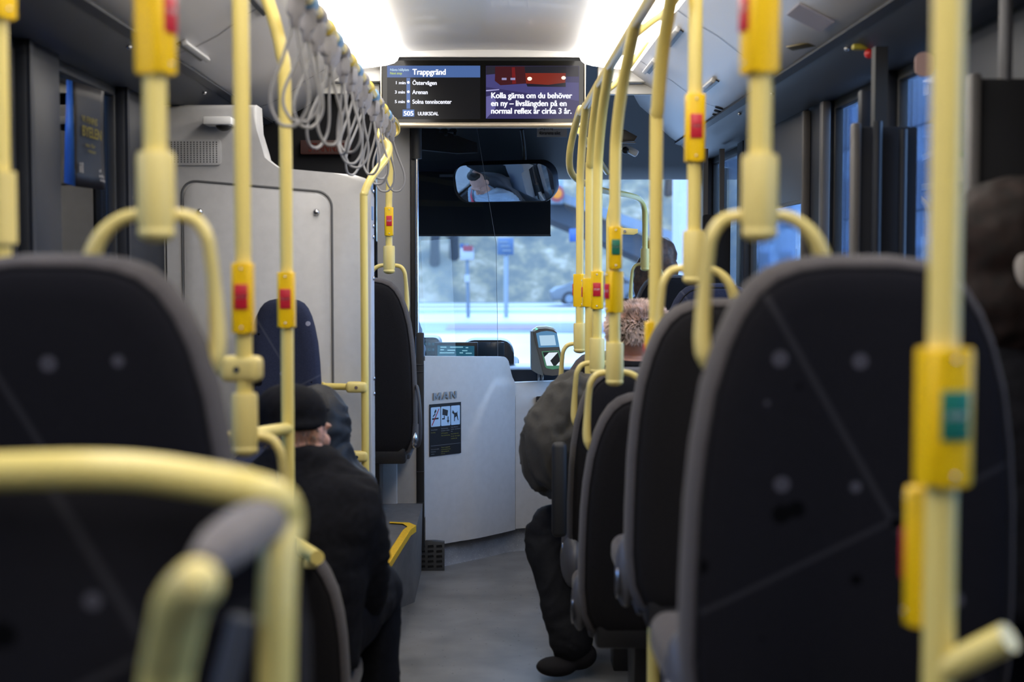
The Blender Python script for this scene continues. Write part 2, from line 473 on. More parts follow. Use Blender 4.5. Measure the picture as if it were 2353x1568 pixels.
# side covings
CV = [(0.642, 2.302), (0.70, 2.262), (0.78, 2.215), (0.86, 2.155), (0.94, 2.115), (1.02, 2.09)]
for s, side in ((-1, 'left'), (1, 'right')):
    mb = MB()
    prof = [(s * x, z) for x, z in CV]
    out = [(s * 1.24, 2.12), (s * 1.24, 2.40), (s * 0.652, 2.40)]
    mb.prism(prof + out, Y0, 6.55, 'Y')
    # the rounded nose where the coving ends near the driver
    c0 = 6.55; cyl = []
    for i in range(7):
        a = i / 6 * PI / 2
        yy = c0 + 1.35 * math.sin(a)
        row = []
        for (x, z) in prof:
            k = 1 - math.cos(a)
            row.append((x + s * (1.02 - abs(x)) * k * 0.9, yy, z + (2.09 - z) * k * 0.3))
        row.append((s * 1.24, yy, 2.12)); row.append((s * 1.24, yy, 2.40))
        cyl.append(row)
    mb.grid(cyl)
    cv = struct(mb, 'trim_coving_' + side, M['coving'])
    mb = MB()
    mb.prism([(s * 1.02, 2.088), (s * 1.13, 2.02), (s * 1.24, 2.02), (s * 1.24, 2.13), (s * 1.02, 2.13)], Y0, 7.9, 'Y')
    mb.prism([(s * 1.00, 2.094), (s * 1.00, 2.086), (s * 1.03, 2.078), (s * 1.03, 2.09)], Y0, 7.9, 'Y')
    hd = struct(mb, 'trim_header_' + side, M['header'])
    # panel joints: thin dark gaps
    mb = MB()
    for yy in ((0.2, 2.9, 4.55, 6.1) if s < 0 else (0.6, 2.3, 3.55, 4.9, 6.1)):
        for i in range(len(prof) - 1):
            a, b = prof[i], prof[i + 1]
            mb.quad((a[0] - s * .0012, yy, a[1] - .0012), (b[0] - s * .0012, yy, b[1] - .0012), (b[0] - s * .0012, yy + .006, b[1] - .0012), (a[0] - s * .0012, yy + .006, a[1] - .0012))
    mb.build('panel_joint', M['blackp'], cv)
    # flush latches
    def on_cov(f):
        f = max(0, min(0.999, f)) * (len(CV) - 1); i = int(f)
        a, b = CV[i], CV[i + 1]; g = f - i
        x = a[0] + (b[0] - a[0]) * g; z = a[1] + (b[1] - a[1]) * g
        t = Vector((b[0] - a[0], 0, b[1] - a[1])).normalized()
        return Vector((s * x, 0, z)), Vector((s * t.x, 0, t.z))
    spots = ((0.79, 4.58), (0.24, 4.5)) if s < 0 else ((0.62, 5.7), (0.12, 5.3), (0.13, 6.05))
    for f, yy in spots:
        p, t = on_cov(f)
        nrm = Vector((-t.z, 0, t.x)) if s > 0 else Vector((t.z, 0, -t.x))
        if nrm.z > 0: nrm = -nrm
        c = p + Vector((0, yy, 0)) + nrm * 0.008
        M4 = Matrix((( *t, 0), (0, 1, 0, 0), (*nrm, 0), (0, 0, 0, 1))).transposed()
        mb = MB(); mb.box((0, 0, 0), (0.018, 0.36, 0.018), bevel=0.004, M=Matrix.Translation(c) @ M4)
        mb.build('latch', M['panel'], cv)
        mb = MB(); mb.box((0, 0, 0), (0.014, 0.35, 0.006), M=Matrix.Translation(c + t * 0.016 - nrm * 0.006) @ M4)
        mb.build('latch_recess', M['blackp'], cv)
    if s > 0:   # round snap holes and a label on the right coving
        for f, yy in ((0.93, 6.2), (0.96, 6.32), (0.90, 6.1)):
            p, t = on_cov(f)
            nrm = Vector((-t.z, 0, t.x))
            if nrm.z > 0: nrm = -nrm
            c = p + Vector((0, yy, 0))
            mb = MB(); mb.cyl(c + nrm * 0.002, c + nrm * 0.004, 0.018, n=18)
            mb.build('vent_hole', M['blackm'], cv)
        p, t = on_cov(0.72); nrm = Vector((-t.z, 0, t.x)); nrm = -nrm if nrm.z > 0 else nrm
        M4 = Matrix((( *t, 0), (0, 1, 0, 0), (*nrm, 0), (0, 0, 0, 1))).transposed()
        mb = MB(); mb.box((0, 0, 0), (0.11, 0.17, 0.003), M=Matrix.Translation(p + Vector((0, 4.05, 0)) + nrm * 0.003) @ M4)
        mb.build('pale_notice', mat('faded_notice', (0.36, 0.34, 0.42), 0.6), cv)
        p, t = on_cov(0.86); M4 = Matrix((( *t, 0), (0, 1, 0, 0), (*nrm, 0), (0, 0, 0, 1))).transposed()
        mb = MB(); mb.box((0, 0, 0), (0.03, 0.12, 0.006), bevel=0.002, M=Matrix.Translation(p + Vector((0, 4.4, 0)) + nrm * 0.004) @ Matrix.Rotation(0.5, 4, 'Z') @ M4)
        mb.build('catch', mat('brass_catch', (0.10, 0.075, 0.02), 0.4, 0.3), cv)
    mb = MB()
    for yy in (2.0, 2.9, 3.2, 4.2, 5.3, 6.0):
        c = Vector((s * 1.05, yy, 2.066)); mb.sphere(c, 0.008, u=10, v=6)
    mb.build('screw', M['screw'], hd)
# side walls
for s, side in ((-1, 'left'), (1, 'right')):
    x = s * 1.27
    mb = MB()
    mb.box((x, 3.2, 0.46), (0.06, 9.8, 0.92)); mb.box((x, 3.2, 2.25), (0.06, 9.8, 0.46))
    mb.box((s * 1.235, 3.2, 0.93), (0.05, 9.8, 0.03), bevel=0.008)
    struct(mb, 'wall_' + side, M['wall'])
PIL = {-1: [(-1.6, -1.3), (0.7, 0.95), (2.2, 2.45), (3.76, 4.05), (4.76, 5.42), (6.3, 6.62), (7.9, 8.2)],
       1: [(-1.6, -1.3), (0.7, 0.95), (1.9, 3.72), (4.33, 4.42), (5.12, 5.4), (6.75, 6.95), (7.9, 8.2)]}
for s, side in ((-1, 'left'), (1, 'right')):
    for k, (a, b) in enumerate(PIL[s]):
        mb = MB(); mb.box((s * 1.235, (a + b) / 2, 1.48), (0.06, b - a, 1.12), bevel=0.012)
        mb.box((s * 1.205, a + 0.02, 1.48), (0.012, 0.03, 1.1))
        struct(mb, 'trim_window_post_' + side, M['pillar'])
    ps = PIL[s]
    for k in range(len(ps) - 1):
        a, b = ps[k][1], ps[k + 1][0]
        w = MB(); w.box((s * 1.262, (a + b) / 2, 1.48), (0.008, b - a, 1.10))
        wo = struct(w, 'window_%d' % (k + 1 + (6 if s > 0 else 0)), M['dglass'] if (s > 0 and a > 5.3) or a > 6.5 else (M['rglass'] if s > 0 and a > 3.5 else M['wglass']))
        f = MB()
        for zz in (0.955, 2.005): f.box((s * 1.25, (a + b) / 2, zz), (0.03, b - a, 0.035), bevel=0.005)
        for yy in (a + .012, b - .012): f.box((s * 1.25, yy, 1.48), (0.03, 0.025, 1.05), bevel=0.005)
        f.build('window_frame', M['rubber'], wo)
mb = MB(); mb.box((0, Y0 - 0.03, 1.2), (2.6, 0.06, 2.5)); struct(mb, 'wall_back', M['wall'])
# front end: bulkheads around and under the windscreen
mb = MB()
mb.box((0, 8.35, 0.30), (2.6, 0.08, 1.10)); struct(mb, 'wall_front', M['blackp'])
mb = MB()
mb.prism([(6.44, 2.40), (6.44, 2.33), (7.3, 2.24), (8.0, 1.98), (8.3, 1.935), (8.42, 1.935), (8.42, 2.46), (6.44, 2.46)], -1.28, 1.28, 'X')
struct(mb, 'trim_front_dome', mat('dome_lining', (0.016, 0.017, 0.019), 0.6, spec=.3))
mb = MB(); mb.box((0, 8.33, 1.945), (2.5, 0.02, 0.012)); struct(mb, 'trim_windscreen_edge', M['screw'])
mb = MB()
for s in (-1, 1): mb.box((s * 1.345, 8.32, 1.4), (0.10, 0.1, 1.2), bevel=0.02)
struct(mb, 'trim_windscreen_post', M['blackp'])
# windscreen
rows = []
for i in range(9):
    z = 0.82 + (1.95 - 0.82) * i / 8
    rows.append([(1.32 * (j / 12 * 2 - 1), 8.42 - 0.10 * (j / 12 * 2 - 1) ** 2, z) for j in range(13)])
mb = MB(); mb.grid(rows); struct(mb, 'window_1_windscreen', M['wind'])
# lit white panels either side of the screen
for s in (-1, 1):
    mb = MB()
    mb.box((s * 0.62, 6.50, 2.30), (0.26, 0.05, 0.085), bevel=0.008)
    mb.box((s * 0.64, 6.56, 2.235), (0.28, 0.04, 0.05), bevel=0.008)
    struct(mb, 'trim_screen_cheek', mat('white_gloss_panel', (0.8, 0.79, 0.77), 0.3))
mb = MB()
mb.box((0, 6.428, 2.378), (1.29, 0.02, 0.036), bevel=0.003); struct(mb, 'trim_ceiling_end', M['ceil'])

# ------------------------------------------------------------------ passenger information screen
SY = 6.42
def sp(u, v, off=0.0): return at(u, v, SY - off)
scr = empty('information_screen', at(1109, 285, SY + .03), 'wide black twin passenger screen showing next stops under the ceiling', 'screen')
a, b = at(875, 138, SY), at(1344, 284, SY)
CX, CZ = (a.x + b.x) / 2, (a.z + b.z) / 2
mb = MB(); mb.box((CX, SY + 0.045, CZ), (b.x - a.x, 0.08, a.z - b.z), bevel=0.004)
mb.build('housing', M['blackp'], scr)
for uu in (876, 1344):
    p = at(uu, 211, SY); mb = MB(); mb.box((p.x, SY + .02, p.z), (0.006, 0.07, a.z - b.z), bevel=.001)
    mb.build('side_trim', M['bar'], scr)
glossb = mat('screen_glass', (0.003, 0.003, 0.003), 0.08, spec=0.2)
mb = MB(); mb.box((CX, SY + .002, CZ), (b.x - a.x - .014, 0.004, a.z - b.z - .004)); mb.build('front_glass', glossb, scr)
EW = emat('screen_white', (0.86, 0.88, 1.0), 1.25)
def rect(u0, v0, u1, v1, off, name, m, parent=scr):
    mb = MB(); mb.quad(sp(u0, v1, off), sp(u1, v1, off), sp(u1, v0, off), sp(u0, v0, off))
    return mb.build(name, m, parent)
def spoly(pts, off, name, m, parent):
    mb = MB(); mb.ngon([sp(u, v, off) for u, v in pts]); return mb.build(name, m, parent)
def gloss_emit(name, c, s): return emat(name, c, s, gloss=1)
ld = rect(889.5, 151, 1103.5, 274, .001, 'timetable_display', gloss_emit('dark_display', (0.006, 0.006, 0.008), 1))
rd = rect(1116.5, 151.5, 1331, 273, .001, 'advert_display', gloss_emit('advert_display', (0.035, 0.03, 0.11), 1.0))
rect(889.5, 151, 1103.5, 178, .002, 'blue_band', gloss_emit('blue_band', (0.07, 0.14, 0.36), 1), ld)
rect(934, 179, 942.5, 250, .002, 'route_line', gloss_emit('route_line', (0.09, 0.17, 0.42), 1), ld)
rect(925, 252, 952, 268, .002, 'line_number_box', gloss_emit('line_number_box', (0.09, 0.20, 0.52), 1), ld)
XD, UD = Vector((1, 0, 0)), Vector((0, 0, 1))
pxm = SY / FPX
def stext(t, u, v_base, cap_px, u1, m=None, bold=.03, parent=None, name='text_line'):
    return text_mesh(name, t, cap_px * pxm, sp(u, v_base, .004), XD, UD, m or EW, parent or ld, bold=bold, fit=(u1 - u) * pxm)
stext('Trappgr\u00e4nd', 948, 171.5, 13.2, 1024, bold=.045)
stext('N\u00e4sta h\u00e5llplats', 896, 163, 5.6, 939, emat('pale_cyan_text', (0.6, 0.8, 0.95), .9), bold=.03)
stext('Next stop', 896, 171, 5.6, 923, emat('yellow_text', (0.70, 0.85, 0.25), .8), bold=.03)
for t, u, v in (('1 min', 908, 193.5), ('3 min', 907, 215), ('5 min', 907, 237)):
    stext(t, u, v, 7.0, 930, bold=.04)
for t, v, u1 in (('\u00d6sterv\u00e4gen', 195, 1003), ('Arenan', 216.3, 983), ('Solna tenniscenter', 238.4, 1037)):
    stext(t, 947.5, v, 9.6, u1, bold=.035)
stext('505', 927, 265.7, 10.5, 950, bold=.045)
stext('ULRIKSDAL', 960, 265, 8.0, 1007, bold=.045)
for v in (189.5, 211, 233):
    p = sp(938.3, v, .004); mb = MB(); mb.ngon([(p.x + .0062 * math.cos(i * PI / 8), p.y, p.z + .0062 * math.sin(i * PI / 8)) for i in range(16)])
    mb.build('stop_dot', EW, ld)
# advert picture: a red bus on a street at night
spoly([(1117, 152), (1330, 152), (1330, 176), (1117, 176)], .0015, 'picture_night_sky', gloss_emit('picture_night', (0.02, 0.018, 0.03), 1), rd)
spoly([(1117, 172), (1140, 170), (1150, 187), (1330, 190), (1330, 232), (1117, 200)], .0018, 'picture_street', gloss_emit('picture_street', (0.060, 0.055, 0.19), 1), rd)
spoly([(1117, 222), (1132, 219), (1140, 232), (1138, 250), (1117, 273)], .0018, 'picture_kerb', gloss_emit('picture_kerb', (0.13, 0.12, 0.33), 1), rd)
spoly([(1117, 207), (1147, 205), (1147, 207), (1117, 210)], .002, 'picture_road_mark', gloss_emit('picture_mark', (0.4, 0.38, 0.7), 1), rd)
spoly([(1138, 153), (1205, 153), (1210, 192), (1150, 196), (1137, 186)], .002, 'picture_bus_side', gloss_emit('picture_bus_side', (0.05, 0.008, 0.012), 1), rd)
spoly([(1176, 155), (1183, 155), (1186, 192), (1177, 193)], .0025, 'picture_bus_door', gloss_emit('picture_door', (0.16, 0.01, 0.012), 1), rd)
spoly([(1206, 153), (1300, 153), (1302, 168), (1207, 168)], .0022, 'picture_bus_windscreen', gloss_emit('picture_ws', (0.012, 0.012, 0.02), 1), rd)
spoly([(1207, 168), (1300, 168), (1299, 190), (1260, 195), (1209, 192)], .0024, 'picture_bus_front', gloss_emit('picture_bus_front', (0.20, 0.018, 0.010), 1), rd)
spoly([(1209, 192), (1300, 190), (1300, 200), (1212, 199)], .0022, 'picture_bus_shadow', gloss_emit('picture_sh', (0.008, 0.008, 0.02), 1), rd)
for u, v, r in ((1217, 181, .0085), (1295, 179, .008)):
    p = sp(u, v, .003); mb = MB(); mb.ngon([(p.x + r * 1.25 * math.cos(i * PI / 8), p.y, p.z + r * math.sin(i * PI / 8)) for i in range(16)])
    mb.build('picture_headlight', gloss_emit('picture_headlight', (1.0, 0.72, 0.55), 1.6), rd)
for u in (1158, 1178):
    spoly([(u - 5, 179), (u + 6, 179), (u + 6, 184), (u - 5, 184)], .0026, 'picture_side_sign', gloss_emit('picture_sign', (0.30, 0.28, 0.5), 1), rd)
for t, v, u1 in (('Kolla g\u00e4rna om du beh\u00f6ver', 225.5, 1313), ('en ny \u2013 livsl\u00e4ngden p\u00e5 en', 243.5, 1301), ('normal reflex \u00e4r cirka 3 \u00e5r.', 261, 1312)):
    stext(t, 1128, v, 13.0, u1, bold=.045, parent=rd)
# bar below the screen
mb = MB(); p0, p1 = at(905, 288, SY - .02), at(1335, 288, SY - .02)
mb.cyl(p0, p1, 0.0125)
tag(mb.build('screen_rail', M['bar']), 'thin champagne metal bar running under the passenger screen', 'rail')
# ------------------------------------------------------------------ yellow poles, rails and their fittings
RP = 0.0160
def stop_button(root, x, y, z0, z1, ang=0.0, colour='red', w=0.036, word='STOPP', rp=RP):
    """yellow push-button box clamped on a pole; ang turns its face (0 = towards the rear)"""
    Mx = Matrix.Translation((x, y, 0)) @ Matrix.Rotation(ang, 4, 'Z')
    mb = MB()
    zc = (z0 + z1) / 2; h = z1 - z0
    prof = rrect(-w / 2, -0.026, w / 2, 0.022, 0.010, 5)
    mb.prism(prof, z0, z1, 'Z', bevel=0.004); mb.transform(Mx)
    body = mb.build('stop_button', M['button'], root)
    mb = MB(); mb.box((0, -0.0270, zc + h * 0.02), (w * 0.64, 0.004, h * 0.36), bevel=0.0015); mb.transform(Mx)
    lab = mb.build('push_label', M[colour], body)
    n = Mx.to_3x3() @ Vector((0, -1, 0)); xd = Mx.to_3x3() @ Vector((1, 0, 0))
    text_mesh('label_word', word, 0.0065, Mx @ Vector((0, -0.0294, zc + h * 0.02 - .003)), xd, (0, 0, 1), M['white'], body, bold=.02, squeeze=.75, align='CENTER')
    for k in (-1, 1):
        mb = MB(); c = Mx @ Vector((0, -0.0268, zc + k * h * 0.42)); mb.sphere(c, 0.0028, (1, 1, 1), 10, 6)
        mb.build('screw', M['screw'], body)
    return body

def seat_handle(root, x, y, zj, side, scale=1.0, yaw=0.0):
    """arched grab handle under the pole collar; side -1: its long arm is on the left (aisle) side"""
    s = side
    mb = MB()
    mb.tube([(x, y, zj + 0.115), (x, y, zj + 0.108), (x, y, zj + 0.02), (x, y, zj + 0.0)], [0.0235, 0.0255, 0.0255, 0.021], n=24)
    mb.build('collar', M['collar'], root)
    mb = MB()
    L = [(0.0, 0.030), (0.030, 0.030), (0.052, 0.022), (0.066, 0.0), (0.070, -0.03), (0.073, -0.08), (0.075, -0.135), (0.073, -0.165), (0.068, -0.19)]
    R = [(0.0, 0.030), (-0.035, 0.030), (-0.062, 0.018), (-0.082, -0.004), (-0.096, -0.035), (-0.10, -0.05)]
    for P, rad in ((L, [.0085, .0085, .009, .009, .0088, .0092, .0105, .012, .012, .004]), (R, [.0085, .0085, .0095, .011, .013, .013])):
        pts = smooth_path([(x + s * a, y + 0.012 + (0.02 if b < -0.02 else 0) * min(1, -b / 0.1), zj + b) for a, b in P], 5)
        mb.tube(pts, lerp_list(rad, len(pts)), n=14, sx=1.15)
    mb.sphere((x, y, zj + 0.006), 0.0255, (1, 1, 0.55))
    mb.build('grab_handle', M['collar'], root)

def clamp(root, x, y, z, d, w=0.05):
    """flat screwed sleeve joining a side tube; d is the direction the tube leaves"""
    d = Vector(d).normalized()
    c = Vector((x, y, z)) + d * 0.018
    ang = math.atan2(d.y, d.x)
    mb = MB(); mb.box(c, (0.078, 0.046, w * 0.86), rot=(0, 0, ang), bevel=0.012, seg=3)
    cl = mb.build('clamp', M['collar'], root)
    n = Vector((d.y, -d.x, 0)); n = -n if n.y > 0 else n
    mb = MB(); mb.cyl(c + n * 0.0225, c + n * 0.0255, 0.0062, n=14)
    mb.build('bolt', M['screw'], cl)

def pole(label, pts, r=RP, group=None, name='grab_pole'):
    root = empty(name, (pts[0][0], pts[0][1], pts[0][2]), label, 'pole', group)
    mb = MB(); mb.tube(pts, r, n=24); mb.build('tube', M['yellow'], root)
    return root

# right-hand seats' poles (aisle side)
x, y = at(1412, 870, 3.95).x, 3.95
XR = 0.372
def bent(x, y, z0, xr=XR, dy=-0.30, zr=2.045, xo=0.0):
    """vertical pole curving back and up into the overhead rail"""
    return smooth_path([(x, y, z0), (x, y, z0 + (1.72 - z0) * 0.5), (x, y, 1.70), (x + (xr - x) * 0.1, y + dy * 0.06, 1.80),
                        (x + (xr - x) * 0.45, y + dy * 0.32, 1.915), (x + (xr - x) * 0.8, y + dy * 0.65, 1.99), (xr, y + dy, zr)], 8)

def vp(u, v, Y): return at(u, v, Y)
# nearest right pole, floor to ceiling
p = at(2168, 784, 1.43)
rA = pole('nearest and thickest yellow pole at the right, with a green push button', [(p.x, p.y, 0.38), (p.x, p.y, 2.15)])
za, zb = at(2168, 1112, 1.43).z, at(2168, 800, 1.43).z
stop_button(rA, p.x, p.y, za, zb, math.radians(10), 'green', w=0.047, word='STOPP')
z0, z1 = at(2115, 1450, 1.43).z, at(2115, 1130, 1.43).z
stop_button(rA, p.x - .001, p.y + .024, z0, z1, math.radians(-118), 'red', w=0.036)
mb = MB(); q0 = at(2175, 1545, 1.43); q1 = at(2335, 1478, 1.36)
mb.cyl((p.x, p.y, q0.z), (q1.x, p.y - .05, q1.z), 0.0150); mb.build('stub_rail', M['yellow'], rA)
# row A pole (window-side neighbour of the nearest pole) with handle and button box
def handle_pole(label, u, Y, vj, side, straight_top=None, button=None, bent_top=None, r=RP):
    p = at(u, vj, Y)
    zj = p.z
    if bent_top: pts = bent(p.x, Y, zj + 0.10, *bent_top)
    else: pts = [(p.x, Y, zj + 0.10), (p.x, Y, straight_top)]
    root = pole(label, pts, r)
    seat_handle(root, p.x, Y, zj, side)
    return root, p
rB, p = handle_pole('thick yellow pole with wide handle on the nearest right seat, amber box above', 1745, 2.0, 545, -1, straight_top=2.19)
zb0 = at(1740, 170, 2.0).z
stop_button(rB, p.x, p.y, zb0, zb0 + 0.17, math.radians(-75), 'red', w=0.044)
rC, p = handle_pole('yellow pole with high red push button on the second right seat', 1594, 3.2, 648, -1, straight_top=2.30)
z0, z1 = at(1600, 372, 3.2).z, at(1600, 218, 3.2).z
stop_button(rC, p.x, p.y, z0, z1, 0.0, 'red', w=0.043)
# long pole behind it, down to the floor
p = at(1506, 784, 3.4)
rD = pole('long yellow pole running down behind the second right seat, two amber boxes low on it', bent(p.x, 3.4, 0.0, xr=XR + .03, dy=-0.28, zr=2.05))
z0, z1 = at(1500, 905, 3.4).z, at(1500, 740, 3.4).z
stop_button(rD, p.x, p.y, z0, z1, math.radians(-95), 'red', w=0.036)
z0, z1 = at(1500, 1000, 3.4).z, at(1500, 853, 3.4).z
stop_button(rD, p.x - .004, p.y - .012, z0, z1 , math.radians(-20), 'red', w=0.034)
# low-floor rows
rE, p = handle_pole('yellow pole with green push button and long arched handle, nearest of the low-floor right seats', 1412, 3.95, 882, -1, bent_top=(XR, -0.30))
z0, z1 = at(1412, 618, 3.95).z, at(1412, 522, 3.95).z
stop_button(rE, p.x, p.y, z0, z1, 0.0, 'green', w=0.037)
z0, z1 = at(1412, 718, 3.95).z, at(1412, 624, 3.95).z
stop_button(rE, p.x, p.y, z0, z1, math.radians(-60), 'red', w=0.035)
rF, p = handle_pole('yellow pole with red push button beside the folded armrest of the olive-jacketed passenger', 1372, 4.75, 856, -1, bent_top=(XR, -0.32))
z0, z1 = at(1376, 710, 4.75).z, at(1376, 624, 4.75).z
stop_button(rF, p.x, p.y, z0, z1, math.radians(-8), 'red', w=0.041)
p = at(1354, 784, 5.15)
rG = pole('plain long yellow pole rising in front of the olive-jacketed passenger', bent(p.x, 5.15, 0.0, dy=-0.30))
z0, z1 = at(1360, 705, 5.15).z, at(1360, 640, 5.15).z
stop_button(rG, p.x, p.y, z0, z1, math.radians(-90), 'red', w=0.034)
rH, p = handle_pole('farthest slim yellow pole of the right seat row, handle by the ticket reader', 1332, 5.75, 808, -1, bent_top=(XR, -0.25))
z0, z1 = at(1330, 705, 5.75).z, at(1330, 630, 5.75).z
stop_button(rH, p.x, p.y, z0, z1, math.radians(-120), 'red', w=0.032)
# overhead rail at right and its swan neck to the front pole
e0 = at(1330, 262, 5.95); F1 = at(1481, 620, 7.8)
pts = smooth_path([(XR, 1.6, 2.045), (XR, 3.0, 2.045), (XR, 4.5, 2.045), (XR, 5.7, 2.045), at(1333, 252, 5.95), at(1318, 305, 6.15), at(1309, 355, 6.25), at(1312, 395, 6.35), at(1335, 418, 6.5), at(1385, 438, 6.9), at(1440, 448, 7.4), at(1468, 458, 7.68),
                   at(1480, 478, 7.78), at(1482, 510, 7.8), at(1482, 560, 7.8), (at(1482, 600, 7.8))], 7)
rl = empty('overhead_rail', (XR, 3.8, 2.045), 'long yellow overhead rail at right, curling down towards the windscreen', 'rail')
mb = MB(); mb.tube(pts, 0.0155, n=20); mb.build('tube', M['yellow'], rl)
seat_handle(rl, at(1482, 620, 7.8).x, 7.8, at(1482, 620, 7.8).z, -1)
mb = MB(); mb.cyl(at(1395, 396, 6.9), at(1330, 300, 6.2), 0.014, n=16); mb.build('brace', M['yellow'], rl)
mb = MB(); q = (XR, 3.9, 2.045)
for yy in (2.2, 4.0, 5.6):
    mb = MB(); mb.tube(smooth_path([(XR, yy, 2.045), (XR + .07, yy, 2.10), (XR + .14, yy + .01, 2.16), (0.62, yy + .02, 2.31)], 5), 0.011, n=12)
    mb.build('bracket', M['yellow'], rl)
q = at(1412, 535, 6.6)
mb = MB(); a0 = at(1425, 532, 6.4); mb.prism([(a0.x, a0.z - .014), (a0.x + .06, a0.z - .016), (a0.x + .078, a0.z - .008), (a0.x + .078, a0.z + .010), (a0.x + .03, a0.z + .014), (a0.x, a0.z + .016)], 6.38, 6.41, 'Y', bevel=.003)
br = mb.build('flag_bracket', M['collar'], rl)
mb = MB(); mb.cyl(a0 + Vector((.018, -.03, 0)), a0 + Vector((.018, -.016, 0)), 0.006, n=12); mb.build('bolt', M['screw'], br)
mb = MB(); mb.tube(smooth_path([at(1399, 520, 6.4), at(1400, 500, 6.4), at(1406, 470, 6.4), at(1412, 440, 6.55)], 6), 0.013, n=14); mb.build('bracket_post', M['yellow'], rl)
mb = MB(); mb.tube([at(1399, 520, 6.4), at(1399, 700, 6.4), at(1399, 860, 6.4)], 0.013, n=14); mb.build('bracket_post', M['yellow'], rl)
# left-hand rail with the hanging straps
XL = -0.415
lr = empty('overhead_rail', (XL, 3.8, 2.04), 'long yellow overhead rail at left carrying the grey hanging straps', 'rail')
zr = 2.038
pts = [(XL, 1.7, zr), (XL, 3.0, zr), (XL, 5.0, zr), (XL, 6.08, zr)]
mb = MB(); mb.tube(pts, 0.0155, n=20); mb.build('tube', M['yellow'], lr)
mb = MB(); pts = smooth_path([(XL - .012, 5.75, zr + .014), (XL - .008, 6.0, zr + .012), (XL + .012, 6.12, zr + .012), (XL + .020, 6.2, zr - .01), (XL + .014, 6.22, zr - .035), (XL - .012, 6.2, zr - .045), (XL - .03, 6.14, zr - .02), (XL - .03, 5.9, zr + .005)], 6)
mb.tube(pts, 0.009, n=12); mb.build('end_hook', M['yellow'], lr)
for yy in (2.2, 3.3, 4.6, 5.7):
    mb = MB(); mb.tube(smooth_path([(XL, yy, zr), (XL - .07, yy, zr + .05), (XL - .14, yy, zr + .11), (-.64, yy, 2.32)], 5), 0.011, n=12)
    mb.build('bracket', M['yellow'], lr)
random.seed(11)
def strap(k, y, swing, tw, ln, label):
    root = empty('hanging_strap', (XL, y, zr), label, 'strap', 'grey hanging straps on the left overhead rail')
    mb = MB()
    mb.tube([(XL, y - .034, zr), (XL, y - .030, zr), (XL, y + .030, zr), (XL, y + .034, zr)], [.0165, .0215, .0215, .0165], n=20)
    mb.build('rail_clip', M['clipb'] if k % 3 == 1 else (M['knob'] if k % 3 == 2 else M['clipy']), root)
    R = Matrix.Translation((XL, y, zr)) @ Matrix.Rotation(swing, 4, 'Y') @ Matrix.Rotation(tw, 4, 'Z')
    mb = MB(); mb.prism(rrect(-.020, -.074, .020, -.012, .016, 5), -.013, .013, 'Y', bevel=.006, seg=3)
    mb.tube([(0, 0, -.060), (0, 0, -.088), (0, 0, -.094)], [.015, .011, .007], n=14)
    mb.transform(R); mb.build('strap_knob', M['knob'], root)
    w = 0.036 + 0.010 * random.random()
    P = [(0.004, 0, -.085), (w * .45, 0, -.085 - ln * .30), (w * .95, 0, -.085 - ln * .62), (w * .95, 0, -.085 - ln * .82), (w * .5, 0, -.085 - ln * .97), (0, 0, -.085 - ln), (-w * .5, 0, -.085 - ln * .97), (-w * .95, 0, -.085 - ln * .82), (-w * .95, 0, -.085 - ln * .62), (-w * .45, 0, -.085 - ln * .30), (-0.004, 0, -.085)]
    mb = MB(); mb.tube(smooth_path(P, 5), 0.0040, n=10); mb.transform(R); mb.build('loop', M['strap'], root)
ys = [3.12, 3.32, 3.5, 3.70, 3.88, 4.08, 4.28, 4.48, 4.70, 4.92, 5.15, 5.38, 5.60, 5.80, 5.97]
desc = ['nearest grey hanging strap at the left rail, most blurred', 'grey hanging strap second from the near end, wide loop', 'grey strap with knob, third from the near end of rail', 'grey strap with long loop, fourth from near end of rail',
        'grey strap fifth from the near end, behind the bent pole', 'grey strap sixth from the near end, turned sideways', 'grey strap seventh from the near end of the rail', 'middle grey strap of the fifteen on the left rail',
        'grey strap seventh from the far end of the rail', 'grey strap sixth from the far end of the rail', 'grey strap fifth from the far end, left of screen', 'grey strap fourth from the far end, loop over dark cab',
        'grey strap third from the far end, hanging before yellow pole', 'grey strap next to the last on the left rail', 'farthest grey strap beside the rail end hook']
for k, yy in enumerate(ys):
    strap(k, yy, math.radians(random.uniform(-2, 12) if k < 11 else random.uniform(-6, 3)), math.radians(random.uniform(-60, 60)), random.uniform(.185, .225), desc[k])

# left poles
p = at(360, 545, 1.95)
l1 = pole('thick blurred yellow pole at upper left above the nearest seat, amber box near its top', [(p.x, p.y, p.z + .10), (p.x, p.y, 2.12), (p.x - .01, p.y, 2.25)])
seat_handle(l1, p.x, p.y, p.z, 1)
zb0 = at(385, 172, 1.95).z
stop_button(l1, p.x, p.y, zb0, zb0 + .16, math.radians(68), 'red', w=0.042)
p = at(563, 1040, 2.75)
l2 = pole('yellow pole at left with red push button, clamp and seat handle', [(p.x, p.y, p.z + .10), (p.x, p.y, 2.30)])
seat_handle(l2, p.x, p.y, p.z, 1)
z0, z1 = at(563, 765, 2.75).z, at(563, 605, 2.75).z
stop_button(l2, p.x, p.y, z0, z1, 0, 'red', w=0.041)
clamp(l2, p.x + .012, p.y, at(555, 848, 2.75).z, (-1, 0.25, 0), w=0.058)
mb = MB(); zc = at(560, 848, 2.75).z; mb.cyl((p.x - .03, p.y + .005, zc), (p.x - .36, p.y + .25, zc), .0145); mb.build('side_rail', M['yellow'], l2)
p = at(664, 1290, 3.5)
pts = smooth_path([(p.x, 3.5, 0.0), (p.x, 3.5, 0.9), (p.x, 3.5, 1.80), (p.x - .008, 3.5, 1.95), (p.x - .04, 3.5, 2.07), (p.x - .09, 3.5, 2.18), (-.62, 3.5, 2.33)], 8)
l3 = pole('long yellow pole at left bending outwards at its top, red push button', pts)
